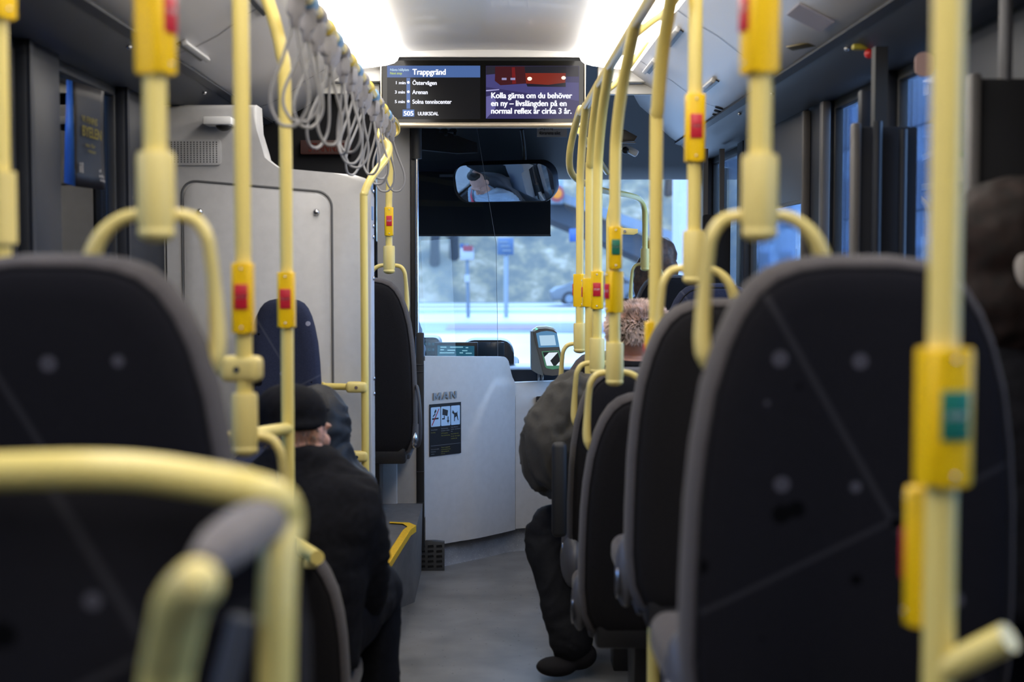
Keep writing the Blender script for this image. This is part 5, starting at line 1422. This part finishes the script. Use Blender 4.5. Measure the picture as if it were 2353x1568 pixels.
a_, c_ = q3(1308, 526, 39), q3(1332, 556, 39); mb = MB(); mb.box(((a_.x + c_.x) / 2, 39, (a_.z + c_.z) / 2), (c_.x - a_.x, .05, a_.z - c_.z), bevel=.02); mb.build('board', omat('clear_blue', (.02, .14, .50), .4), r_)
mb = MB(); mb.cyl((p_.x + .1, 39.05, -.33), (p_.x + .1, 39.05, p_.z + .3), .05, n=10); mb.build('post', grey, r_)
# overpass ramp
mb = MB(); A_ = [q3(1180, 425, 40), q3(1330, 480, 40), q3(1620, 600, 40), q3(1620, 660, 40), q3(1330, 530, 40), q3(1180, 470, 40)]
mb.prism([(p2.x, p2.z) for p2 in A_], 40, 44, 'Y'); tag(mb.build('overpass_ramp', omat('dark_concrete', (.07, .085, .11), .8, var=.2, vscale=.6)), 'dark sloping overpass ramp seen through the right of the windscreen', 'bridge')
mb = MB(); A_ = [q3(1180, 405, 39.8), q3(1620, 560, 39.8), q3(1620, 592, 39.8), q3(1180, 420, 39.8)]
mb.prism([(p2.x, p2.z) for p2 in A_], 39.7, 39.9, 'Y'); tag(mb.build('ramp_parapet', omat('pale_concrete', (.32, .38, .46), .8, var=.2, vscale=.6)), 'pale parapet along the sloping overpass ramp', 'parapet')
p_ = q3(1279, 445, 39.5)
r_ = empty('traffic_light', (p_.x, 39.5, p_.z), 'amber traffic light glowing just right of the mirror', 'traffic light')
mb = MB(); mb.sphere((p_.x, 39.35, p_.z), .14, (1, .5, 1)); mb.build('amber_lens', emat('amber_glow', (1.0, .50, .12), .85), r_)
mb = MB(); mb.sphere((p_.x, 39.42, p_.z), .21, (1, .3, 1.1)); mb.build('pink_halo', emat('pink_glow', (.50, .20, .32), .7), r_)  # pink rim of the lamp's blurred glow, put in as an emissive shell
mb = MB(); mb.box((p_.x, 39.55, p_.z + .05), (.36, .2, .7), bevel=.05); mb.build('casing', grey, r_)
# parked pale car on the right
def car(x_, y_, label, paint):
    r_ = empty('car', (x_, y_, -.33), label, 'car')
    W_ = .88
    side = [(-2.1, .25), (-2.15, .62), (-1.9, .80), (-1.25, .90), (-.55, 1.38), (.75, 1.42), (1.55, .98), (2.1, .88), (2.15, .30)]
    A = [(x_ + a, -.33 + c) for a, c in side]
    mb = MB(); mb.prism(A, y_ - W_, y_ + W_, 'Y', bevel=.08, seg=3); mb.build('body', paint, r_)
    gl = [(-1.15, .92), (-.52, 1.32), (.68, 1.36), (1.35, .98)]
    mb = MB(); mb.prism([(x_ + a, -.33 + c) for a, c in gl], y_ - W_ - .005, y_ + W_ + .005, 'Y'); mb.build('window', M['blackp'], r_)
    for a in (-1.35, 1.35):
        for s_ in (-1, 1):
            mb = MB(); mb.cyl((x_ + a, y_ + s_ * (W_ - .1), -.33 + .32), (x_ + a, y_ + s_ * (W_ + .02), -.33 + .32), .32, n=20); w_ = mb.build('wheel', M['rubber'], r_)
            mb = MB(); mb.cyl((x_ + a, y_ + s_ * (W_ + .0), -.33 + .32), (x_ + a, y_ + s_ * (W_ + .03), -.33 + .32), .18, n=16); mb.build('hub_cap', grey, w_)
    return r_
p_ = q3(1310, 690, 58); car(p_.x + 1.5, 62, 'pale blue-white car parked at the foot of the slope', omat('pale_car_paint', (.26, .28, .30), .6))
p_ = q3(1500, 690, 40); car(p_.x + 3.2, 51, 'dark car beyond the poles at the right of the windscreen', omat('dark_car_paint', (.03, .045, .09), .3))
# buildings to the right
mb = MB(); a_, c_ = q3(1562, 390, 26), q3(1606, 390, 26); mb.box(((a_.x + c_.x) / 2, 26.5, 2.6), (c_.x - a_.x, 1, 7)); fx = mb.build('facade_column', omat('white_facade', (.78, .80, .88), .6)); tag(fx, 'tall white facade column at the right end of the windscreen', 'building')
mb = MB(); a_, c_ = q3(1622, 390, 26), q3(1700, 390, 26); mb.box(((a_.x + c_.x) / 2, 26.5, 2.6), (c_.x - a_.x, 1, 7)); fx = mb.build('facade_wall', omat('blue_grey_facade', (.20, .27, .40), .6)); tag(fx, 'blue-grey building wall beyond the front door', 'building')
mb = MB(); mb.box((14, 42, 4.2), (1.5, 64, 9)); bb = mb.build('office_building', omat('facade_blue', (1.1, 1.5, 2.2), .6, var=.1, vscale=.4)); tag(bb, 'long pale building outside the right-hand windows', 'building')
for i in range(12):
    for j in range(3):
        mb = MB(); mb.box((13.22, 13.5 + i * 5.0, 1.3 + j * 2.6), (.06, 2.6, 1.5)); mb.build('window', omat('facade_window_%d_%d' % (i, j), (.9, 1.2, 1.8), .3), bb)

# ------------------------------------------------------------------ people
def displaced(o, amp, sc_, seed=0, fold=0.0, fs=(9, 9, 22)):
    me = o.data
    me.calc_loop_triangles() if False else None
    ns = [v.normal.copy() for v in me.vertices]
    for v, n_ in zip(me.vertices, ns):
        p_ = v.co * sc_ + Vector((seed, 0, 0))
        d = NZ.noise(p_) * amp
        if fold:
            q_ = Vector((v.co.x * fs[0], v.co.y * fs[1], v.co.z * fs[2] + 3 * NZ.noise(v.co * 5)))
            d += (abs(NZ.noise(q_ + Vector((seed, 3, 1)))) - .2) * -fold
        v.co += n_ * d
    me.update()
class Fig:
    """a figure described by joints; limbs become one remeshed surface"""
    def __init__(s, name_loc, label, yaw=0.0):
        s.root = empty('person', name_loc, label, 'person'); s.o = Vector(name_loc)
    def limb(s, mb, pts, rad, sx=1.0, up=None, n=18):
        P_ = smooth_path(pts, 4); mb.tube(P_, lerp_list(rad, len(P_)), n=n, sx=sx, up=up)
        mb.sphere(pts[0], rad[0] * .98, u=14, v=10); mb.sphere(pts[-1], rad[-1] * .98, u=14, v=10)
    def torso(s, mb, rings):
        """rings: centre, half width, half depth, yaw"""
        R_ = []
        for c_, a_, b_, yw in rings:
            R_.append([Vector(c_) + Matrix.Rotation(yw, 3, 'Z') @ Vector((a_ * math.cos(t * PI / 14), b_ * math.sin(t * PI / 14), 0)) for t in range(28)])
        mb.grid(R_, closed_u=True); mb.ngon(R_[0][::-1]); mb.ngon(R_[-1])
def head_shape(mb, c, d, k=1.0):
    """c: centre; d: facing direction; adds skull, jaw, nose, ears"""
    d = Vector(d).normalized(); sd = d.cross(Vector((0, 0, 1))).normalized(); up = sd.cross(d).normalized(); c = Vector(c)
    Mh = Matrix(((*sd, 0), (*d, 0), (*up, 0), (0, 0, 0, 1))).transposed()
    Mh = Matrix.Translation(c) @ Mh
    t = MB()
    t.sphere((0, -.012, .028), .098 * k, (.80, .98, .98)); t.sphere((0, .022, -.035), .073 * k, (.84, .92, 1.12)); t.sphere((0, .062, -.080), .030 * k, (1.1, .8, .8))
    t.tube([(0, .088, .012), (0, .104, -.016), (0, .112, -.034)], [.008, .011, .013], n=10); t.sphere((0, .106, -.034), .014, (1.3, .9, .8))
    t.sphere((0, .085, .020), .034, (1.7, .5, .35))
    for s_ in (-1, 1):
        t.sphere((s_ * .080, -.008, -.008), .026, (.35, .8, 1.25)); t.sphere((s_ * .042, .064, -.022), .026, (1, .8, .9))
        t.sphere((s_ * .030, .080, .004), .015, (1.1, .6, .7))
    t.sphere((0, .092, -.060), .018, (1.5, .5, .35)); t.sphere((0, .091, -.068), .015, (1.4, .5, .4))
    t.transform(Mh)
    me_ = bpy.data.meshes.new('tmp'); t.bm.to_mesh(me_); mb.bm.from_mesh(me_); bpy.data.meshes.remove(me_); t.bm.free()
    return Mh
def eyes(Mh, parent):
    for s_ in (-1, 1):
        mb = MB(); mb.sphere(Mh @ Vector((s_ * .030, .0835, .004)), .0105, (1, 1, .7), 12, 8); mb.build('eye', mat('eye_white', (.6, .6, .6), .2), parent)
        mb = MB(); mb.sphere(Mh @ Vector((s_ * .030, .0915, .003)), .0048, (1, 1, 1), 10, 6); mb.build('iris', M['blackp'], parent)
        mb = MB(); mb.tube([Mh @ Vector((s_ * (.014 + .009 * k), .095 - .003 * k, .022 + .002 * (k % 2))) for k in range(4)], .0035, n=6); mb.build('eyebrow', mat('brow', (.03, .02, .015), .8), parent)
def hand(mb, wrist, d, palm_n, curl=0.5, k=1.0, thumb=1):
    """wrist position, finger direction, palm normal"""
    d = Vector(d).normalized(); n_ = Vector(palm_n); n_ = (n_ - d * n_.dot(d)).normalized(); s_ = d.cross(n_).normalized() * thumb
    w = Vector(wrist)
    mb.tube([w, w + d * .03, w + d * .06, w + d * .085], [.024, .030, .034, .030], n=14, sx=1.0)
    for i, (off, L_) in enumerate(((-.030, .060), (-.010, .074), (.011, .078), (.031, .070))):
        b_ = w + d * .082 - s_ * off * -1
        p1 = b_ + (d * math.cos(curl * .6) + n_ * math.sin(curl * .6)) * L_ * .5
        p2 = p1 + (d * math.cos(curl * 1.6) + n_ * math.sin(curl * 1.6)) * L_ * .32
        p3 = p2 + (d * math.cos(curl * 2.4) + n_ * math.sin(curl * 2.4)) * L_ * .26
        mb.tube([w + d * .05 + s_ * off * .6, b_, p1, p2, p3], [.010, .0095, .0088, .008, .0068], n=10)
    t1 = w + d * .025 + s_ * .026; t2 = t1 + (d * .6 + s_ * .8 + n_ * .3).normalized() * .035; t3 = t2 + (d * .9 + s_ * .2 + n_ * .5).normalized() * .030
    mb.tube([w + d * .015 + s_ * .01, t1, t2, t3], [.014, .013, .0105, .008], n=10)
def tufts(c, rad, scl, n, L_, w_, m, name, parent, seed=1, keep=lambda p: True, droop=.4):
    random.seed(seed); mb = MB(); V_ = mb.bm.verts.new; F_ = mb.bm.faces.new
    for _ in range(n):
        z_ = random.uniform(-1, 1); a_ = random.uniform(0, 2 * PI); r_ = math.sqrt(1 - z_ * z_)
        nn = Vector((r_ * math.cos(a_), r_ * math.sin(a_), z_))
        if not keep(nn): continue
        p_ = Vector(c) + Vector((nn.x * scl[0], nn.y * scl[1], nn.z * scl[2])) * rad
        cl = NZ.noise(p_ * 18) ; t_ = nn.orthogonal().normalized(); s_ = nn.cross(t_)
        dr = (nn + Vector((cl * .9, NZ.noise(p_ * 18 + Vector((5, 0, 0))) * .9, -droop + .5 * NZ.noise(p_ * 18 + Vector((0, 7, 0)))))).normalized()
        l_ = L_ * random.uniform(.6, 1.2)
        A = [V_(p_ + t_ * w_), V_(p_ - t_ * w_ * .5 + s_ * w_ * .86), V_(p_ - t_ * w_ * .5 - s_ * w_ * .86)]
        mid = p_ + (nn * .5 + dr * .5) * l_ * .5
        B = [V_(mid + t_ * w_ * .7), V_(mid - t_ * w_ * .35 + s_ * w_ * .6), V_(mid - t_ * w_ * .35 - s_ * w_ * .6)]
        e = V_(mid + dr * l_ * .6)
        for i in range(3):
            F_((A[i], A[(i + 1) % 3], B[(i + 1) % 3], B[i])); F_((B[i], B[(i + 1) % 3], e))
    return mb.build(name, m, parent)

coatb = mat('black_wool_coat', (.0055, .0055, .0075), .9, spec=.12, var=.3, vscale=60, bump=.15, bscale=300)
trous = mat('black_trousers', (.005, .005, .007), .85, spec=.12, var=.2, vscale=60)
shoe_m = mat('dark_suede_shoe', (.012, .0115, .014), .85, spec=.2)
olive = mat('olive_grey_jacket', (.052, .049, .044), .8, spec=.25, var=.12, vscale=14, bump=.1, bscale=90, sheen=.05)
def simple_body(fig, head_c, face, rings, arms=(), legs=(), hands=()):
    """continuous skin body from head to limbs"""
    mb = MB(); Mh = head_shape(mb, head_c, face)
    nb_ = Vector(rings[-1][0])
    mb.tube([Vector(head_c) + Vector((0, 0, -.04)), (Vector(head_c) + nb_) / 2 + Vector((0, 0, -.02)), nb_], [.050, .055, .060], n=16)
    fig.torso(mb, [(c, a * .86, b * .84, y) for c, a, b, y in rings])
    for pts in arms: fig.limb(mb, pts, [.045, .040, .034, .028][:max(2, len(pts))], n=12)
    for pts in legs: fig.limb(mb, pts, [.070, .055, .042, .034][:max(2, len(pts))], n=12)
    for h_ in hands: hand(mb, *h_)
    o = mb.build('body', M['skin'], fig.root, remesh=(.0062 if hands else .0085, 2))
    return Mh, o

# 1. man in black coat and cap, left
Y = 3.82
H1 = at(680, 990, Y)
S_ = Vector((-.52, Y - .03, .0))
f = Fig((-.52, 3.75, .45), 'person in a black coat and black cap seated at left, seen from behind')
rg = [((-.535, 3.62, .40), .19, .14, 0), ((-.53, 3.63, .52), .185, .135, 0), ((-.53, 3.66, .66), .20, .135, 0), ((-.52, 3.70, .78), .225, .13, -.05), ((-.51, 3.73, .85), .215, .11, -.05), ((-.50, 3.76, .905), .12, .085, 0), ((-.50, 3.78, .95), .065, .062, 0)]
armR = [(-.375, 3.73, .815), (-.350, 3.74, .68), (-.365, 3.82, .52), (-.42, 4.02, .50)]
armL = [(-.725, 3.73, .80), (-.75, 3.76, .66), (-.73, 3.84, .52), (-.64, 4.04, .50)]
legR = [(-.42, 3.68, .47), (-.36, 3.95, .49), (-.34, 4.12, .47), (-.335, 4.10, .28), (-.33, 4.06, .09)]
legL = [(-.64, 3.68, .47), (-.68, 3.95, .49), (-.70, 4.12, .47), (-.70, 4.12, .28), (-.70, 4.12, .09)]
Mh, bo = simple_body(f, H1, (.45, .85, -.15), rg, (armR, armL), (legR, legL), ((Vector(armR[-1]), (-.5, .8, -.1), (0, -.1, -1), .7, 1, 1), (Vector(armL[-1]), (.5, .8, -.1), (0, -.1, -1), .7, 1, -1)))
eyes(Mh, bo)
mb = MB(); f.torso(mb, [(c, a * 1.08, b * 1.12, y) for c, a, b, y in rg[:-1]] + [((-.50, 3.77, .95), .082, .078, 0)])
f.limb(mb, armR, [.082, .086, .082, .058]); f.limb(mb, armL, [.082, .084, .078, .058])
mb.sphere((-.385, 3.73, .80), .085, (1, 1.0, .85))
j = mb.build('coat', coatb, f.root, remesh=(.013, 6)); displaced(j, .008, 9, 1, .012)
mb = MB(); f.limb(mb, legR, [.10, .092, .085, .072, .075]); f.limb(mb, legL, [.10, .092, .085, .072, .075])
j = mb.build('trousers', trous, f.root, remesh=(.013, 5)); displaced(j, .006, 11, 4, .010)
for p_ in (legR[-1], legL[-1]):
    mb = MB(); q_ = Vector(p_); mb.sphere(q_ + Vector((0, .0, -.035)), .05, (.95, 1.2, 1)); mb.sphere(q_ + Vector((0, .11, -.055)), .045, (1, 2.0, .75)); mb.box(q_ + Vector((0, .06, -.082)), (.085, .27, .016), bevel=.006)
    mb.build('shoe', shoe_m, f.root, remesh=(.009, 3))
mb = MB()
capc = H1 + Vector((-.012, -.005, .050))
mb.sphere(capc, .105, (.88, 1.05, .76), rot=(-.16, 0, -.45)); mb.sphere(capc + Vector((.035, .095, .0)), .055, (1.25, .9, .22), rot=(-.15, 0, -.45)); mb.tube([capc + Vector((.084 * math.cos(i * PI / 12), .104 * math.sin(i * PI / 12), -.030)) for i in range(24)], .012, n=8, closed=True)
mb.build('cap', coatb, f.root, remesh=(.009, 3))
tufts(H1 + Vector((-.005, -.02, 0)), .096, (.80, .92, 1), 900, .016, .002, mat('grey_brown_hair', (.09, .07, .06), .8), 'hair', f.root, 3, keep=lambda n_: -.55 < n_.z < .12 and n_.y < .25, droop=1.0)
# 2. person with black hood
H2 = at(727, 985, 4.5)
f = Fig((-.53, 4.5, .45), 'person in a black puffy hood in front of the black cap wearer')
rg = [((-.55, 4.38, .40), .18, .14, 0), ((-.55, 4.40, .56), .18, .14, 0), ((-.545, 4.43, .68), .18, .135, 0), ((-.54, 4.45, .76), .17, .11, 0), ((-.54, 4.47, .82), .10, .08, 0), ((-.535, 4.48, .86), .065, .062, 0)]
a1 = [(-.43, 4.45, .70), (-.415, 4.50, .58), (-.43, 4.66, .52)]; a2 = [(-.73, 4.45, .72), (-.75, 4.50, .60), (-.70, 4.66, .54)]
g1 = [(-.48, 4.44, .44), (-.47, 4.75, .47), (-.47, 4.82, .25), (-.47, 4.80, .10)]; g2 = [(-.66, 4.44, .44), (-.68, 4.72, .47), (-.68, 4.80, .25), (-.68, 4.78, .10)]
Mh, bo = simple_body(f, H2 + Vector((0, .02, 0)), (.1, 1, -.25), rg, (a1, a2), (g1, g2), ((Vector(a1[-1]), (-.4, .8, -.2), (0, 0, -1), .6, 1, 1), (Vector(a2[-1]), (.4, .8, -.2), (0, 0, -1), .6, 1, -1)))
eyes(Mh, bo)
mb = MB(); f.torso(mb, [(c, a * 1.10, b * 1.15, y) for c, a, b, y in rg[:-1]] + [((-.535, 4.48, .86), .09, .085, 0)])
f.limb(mb, a1, [.08, .078, .058]); f.limb(mb, a2, [.08, .078, .058])
mb.sphere(H2 + Vector((.0, -.015, .0)), .125, (.92, 1.05, 1.12)); mb.sphere(H2 + Vector((.02, -.03, -.10)), .11, (1.0, 1.0, .9))
j = mb.build('hooded_jacket', mat('black_quilt', (.007, .007, .009), .6, spec=.3), f.root, remesh=(.012, 4)); displaced(j, .006, 14, 2, .016)
mb = MB(); f.limb(mb, g1, [.09, .08, .065, .06]); f.limb(mb, g2, [.09, .08, .065, .06]); mb.build('trousers', trous, f.root, remesh=(.013, 4))
for p_ in (g1[-1], g2[-1]):
    mb = MB(); q_ = Vector(p_); mb.sphere(q_ + Vector((0, 0, -.04)), .048, (.95, 1.2, 1)); mb.sphere(q_ + Vector((0, .11, -.06)), .043, (1, 2.0, .75)); mb.build('shoe', shoe_m, f.root, remesh=(.01, 3))
# 3. passenger in olive jacket and fur hat
Y = 5.05
H3 = at(1467, 778, Y)
f = Fig((.48, 5.1, .45), 'person in an olive-grey jacket and fur hat sitting with one leg in the aisle')
rg = [((.46, 5.03, .44), .18, .15, .25), ((.45, 5.03, .58), .19, .15, .25), ((.45, 5.03, .74), .215, .15, .2), ((.465, 5.02, .90), .235, .14, .12), ((.49, 5.01, .985), .225, .115, .08), ((.505, 5.01, 1.04), .13, .09, 0), ((.515, 5.02, 1.10), .070, .068, 0)]
aL = [(.29, 5.00, .97), (.225, 4.99, .85), (.215, 5.02, .72), (.29, 5.22, .66)]
aR = [(.72, 5.02, .97), (.76, 5.05, .84), (.74, 5.10, .70), (.60, 5.28, .62)]
gL = [(.40, 5.05, .46), (.30, 5.10, .475), (.212, 5.12, .455), (.24, 4.98, .28), (.285, 4.88, .12)]
gR = [(.52, 5.05, .47), (.50, 5.30, .50), (.48, 5.46, .47), (.48, 5.46, .28), (.48, 5.46, .10)]
Mh, bo = simple_body(f, H3 + Vector((0, 0, -.01)), (.15, .97, -.12), rg, (aL, aR), (gL, gR), ((Vector(aL[-1]), (.6, .7, -.1), (0, 0, -1), .6, 1, 1), (Vector(aR[-1]), (-.6, .7, -.1), (0, 0, -1), .6, 1, -1)))
eyes(Mh, bo)
mb = MB(); f.torso(mb, [(c, a * 1.10, b * 1.15, y) for c, a, b, y in rg[:-1]] + [((.513, 5.02, 1.085), .088, .085, 0)])
f.limb(mb, aL, [.092, .102, .108, .062]); f.limb(mb, aR, [.09, .095, .09, .06])
mb.sphere((.245, 4.99, .78), .125, (1.0, 1.05, 1.45)); mb.sphere((.31, 5.0, .93), .10, (1.15, 1, .9))
j = mb.build('jacket', olive, f.root, remesh=(.012, 7)); displaced(j, .014, 6, 7, .030, fs=(17, 17, 5))
mb = MB(); mb.tube([(.513 + .088 * math.cos(i * PI / 12), 5.015 + .088 * math.sin(i * PI / 12), 1.085 - .012 * math.cos(i * PI / 12 + 1.5)) for i in range(24)], .024, n=10, closed=True); mb.build('collar', coatb, f.root)
mb = MB(); f.limb(mb, gL, [.105, .102, .088, .070, .078]); f.limb(mb, gR, [.10, .095, .085, .07, .075])
j = mb.build('trousers', mat('black_jeans', (.006, .0065, .009), .85, spec=.2, var=.2, vscale=90), f.root, remesh=(.011, 4)); displaced(j, .006, 12, 5, .014)
q_ = Vector(gL[-1])
mb = MB(); mb.sphere(q_ + Vector((.02, 0, -.045)), .055, (1.25, 1.0, .95)); mb.sphere(q_ + Vector((-.055, -.035, -.075)), .048, (1.5, 1.05, .72)); 
mb.build('shoe', shoe_m, f.root, remesh=(.008, 3))
q_ = Vector(gR[-1]); mb = MB(); mb.sphere(q_ + Vector((0, 0, -.04)), .05, (.95, 1.2, 1)); mb.sphere(q_ + Vector((0, .11, -.06)), .045, (1, 2.0, .75)); mb.build('shoe', shoe_m, f.root, remesh=(.01, 3))
hc = H3 + Vector((0, -.005, .038))
mb = MB(); mb.sphere(hc, .106, (1.0, 1.08, .78)); hb = mb.build('fur_hat', mat('hat_base', (.10, .075, .06), .9), f.root)
furm = mat('pale_brown_fur', (.60, .46, .40), .9, spec=.15, var=.5, vscale=28, sheen=.3)
o = tufts(hc, .106, (1.0, 1.08, .80), 7000, .022, .0024, furm, 'fur', hb, 5, keep=lambda n_: n_.z > -.55, droop=.35); tag(o, kind='stuff')
# 4. woman with long brown hair at the front right
H4 = at(1513, 600, 8.0)
f = Fig((H4.x, 8.0, .75), 'person with long brown hair seated far forward at right, behind the poles')
rg = [((H4.x + .02, 7.95, .80), .18, .13, 0), ((H4.x + .02, 7.96, 1.0), .17, .12, 0), ((H4.x + .01, 7.98, 1.18), .20, .11, 0), ((H4.x, 8.0, 1.26), .12, .08, 0), ((H4.x, 8.0, 1.32), .06, .06, 0)]
aa = [[(H4.x + s_ * .19, 7.98, 1.18), (H4.x + s_ * .21, 8.0, 1.0), (H4.x + s_ * .16, 8.12, .90)] for s_ in (-1, 1)]
Mh, bo = simple_body(f, H4, (-.1, 1, -.1), rg, aa, (), ((Vector(aa[0][-1]), (.5, .6, -.3), (0, 0, -1), .6, 1, 1), (Vector(aa[1][-1]), (-.5, .6, -.3), (0, 0, -1), .6, 1, -1)))
eyes(Mh, bo)
mb = MB(); f.torso(mb, [(c, a * 1.1, b * 1.15, y) for c, a, b, y in rg])
for a_ in aa: f.limb(mb, a_, [.07, .068, .05])
mb.build('coat', coatb, f.root, remesh=(.013, 4))
mb = MB(); mb.sphere(H4 + Vector((.0, -.02, .03)), .112, (.92, 1.02, 1.0)); mb.sphere(H4 + Vector((-.045, -.06, -.10)), .085, (.85, .75, 1.7)); mb.sphere(H4 + Vector((.03, -.06, -.08)), .085, (.9, .75, 1.6)); mb.sphere(H4 + Vector((-.09, -.05, -.20)), .055, (.8, .8, 1.6)); mb.sphere(H4 + Vector((-.10, -.05, -.10)), .055, (.9, .8, 2.2))
j = mb.build('hair', mat('dark_brown_hair', (.085, .040, .024), .6, var=.4, vscale=40), f.root, remesh=(.010, 3)); displaced(j, .008, 26, 2)
# 5. passenger at the right edge
H5 = Vector((.985, 2.72, 1.455))
f = Fig((1.0, 2.72, .9), 'person with dark brown hair and black coat at the right edge of the picture')
rg = [((1.01, 2.66, .78), .19, .14, 0), ((1.01, 2.68, .98), .19, .14, 0), ((1.0, 2.70, 1.14), .21, .13, 0), ((.995, 2.71, 1.22), .20, .11, 0), ((.99, 2.72, 1.28), .11, .08, 0), ((.985, 2.72, 1.34), .062, .062, 0)]
aa = [[(1.0 + s_ * .19, 2.70, 1.18), (1.0 + s_ * .20, 2.74, .98), (1.0 + s_ * .14, 2.90, .86)] for s_ in (-1, .6)]
Mh, bo = simple_body(f, H5, (-.1, 1, -.1), rg, aa, (), ((Vector(aa[0][-1]), (.4, .8, -.2), (0, 0, -1), .6, 1, 1), (Vector(aa[1][-1]), (-.4, .8, -.2), (0, 0, -1), .6, 1, -1)))
eyes(Mh, bo)
mb = MB(); f.torso(mb, [(c, a * 1.1, b * 1.15, y) for c, a, b, y in rg[:-1]] + [((.985, 2.72, 1.32), .10, .095, 0)])
for a_ in aa: f.limb(mb, a_, [.08, .078, .055])
j = mb.build('coat', coatb, f.root, remesh=(.013, 4)); displaced(j, .008, 9, 3, .01)
mb = MB(); mb.sphere(H5 + Vector((0, -.02, .02)), .118, (.95, 1.0, 1.05)); mb.sphere(H5 + Vector((0, -.05, -.09)), .10, (1.0, .8, 1.1)); mb.sphere(H5 + Vector((.015, -.06, .08)), .062)
j = mb.build('hair', mat('brown_hair', (.009, .0045, .0035), .7, spec=.2, var=.5, vscale=30), f.root, remesh=(.010, 3)); displaced(j, .006, 30, 2)
mb = MB(); mb.sphere(H5 + Vector((-.0, -.125, -.02)), .030, (.8, .4, 1.6)); mb.build('pale_hair_clip', mat('pale_clip', (.35, .32, .30), .5), f.root)
# 6. the driver (seen in the mirror)
f = Fig((-.64, 7.10, .75), 'person driving in a pale blue shirt with a red seat belt, seen in the mirror')
HD = Vector((-.60, 7.14, 1.43))
rg = [((-.64, 7.08, .78), .18, .14, 0), ((-.64, 7.08, .92), .18, .14, 0), ((-.635, 7.07, 1.08), .205, .14, .05), ((-.63, 7.07, 1.20), .215, .12, .05), ((-.62, 7.09, 1.27), .13, .085, 0), ((-.61, 7.11, 1.33), .064, .062, 0)]
aL = [(-.82, 7.07, 1.18), (-.87, 7.10, 1.00), (-.84, 7.22, .95), (-.80, 7.32, 1.00)]
aR = [(-.44, 7.07, 1.18), (-.39, 7.10, 1.00), (-.41, 7.22, .95), (-.46, 7.32, 1.00)]
gg = [[(-.64 + s_ * .10, 7.12, .80), (-.64 + s_ * .13, 7.48, .80), (-.64 + s_ * .13, 7.56, .58), (-.64 + s_ * .13, 7.56, .42)] for s_ in (-1, 1)]
Mh, bo = simple_body(f, HD, (.20, .88, -.42), rg, (aL, aR), gg, ((Vector(aL[-1]), (.1, .5, .4), (0, .4, -.6), .9, 1, 1), (Vector(aR[-1]), (-.1, .5, .4), (0, .4, -.6), .9, 1, -1)))
eyes(Mh, bo)
shirt = mat('pale_blue_shirt', (.22, .27, .33), .75, var=.05, vscale=30)
mb = MB(); f.torso(mb, [(c, a * 1.06, b * 1.10, y) for c, a, b, y in rg[:-1]] + [((-.612, 7.105, 1.315), .080, .078, 0)])
f.limb(mb, aL[:3] + [(-.81, 7.29, .985)], [.078, .072, .066, .044]); f.limb(mb, aR[:3] + [(-.45, 7.29, .985)], [.078, .072, .066, .044])
j = mb.build('shirt', shirt, f.root, remesh=(.010, 4)); displaced(j, .006, 12, 3, .018)
mb = MB()
for a_ in gg: f.limb(mb, a_, [.095, .085, .065, .06])
mb.build('trousers', trous, f.root, remesh=(.013, 4))
for a_ in gg:
    mb = MB(); q_ = Vector(a_[-1]); mb.sphere(q_ + Vector((0, 0, -.04)), .05, (.95, 1.2, 1)); mb.sphere(q_ + Vector((0, .11, -.05)), .045, (1, 2.0, .75)); mb.build('shoe', shoe_m, f.root, remesh=(.01, 3))
mb = MB(); pts_ = smooth_path([(-.80, 7.03, 1.29), (-.76, 7.17, 1.245), (-.68, 7.225, 1.12), (-.58, 7.245, .98), (-.46, 7.20, .84)], 6)
rows = []
for p_ in pts_: rows.append([p_ + Vector((-.016, 0, -.018)), p_ + Vector((-.016, .006, -.018)), p_ + Vector((.016, .006, .018)), p_ + Vector((.016, 0, .018))])
mb.grid(rows, closed_u=True); mb.build('seat_belt', mat('red_seat_belt', (.35, .02, .04), .7), f.root)
mb = MB(); mb.sphere(HD + Vector((-.012, -.035, .035)), .106, (.88, .98, .98)); mb.sphere(HD + Vector((.0, .035, .085)), .062, (1.1, 1.1, .55))
j = mb.build('hair', mat('short_dark_hair', (.020, .014, .012), .7), f.root, remesh=(.008, 3)); displaced(j, .006, 40, 2)
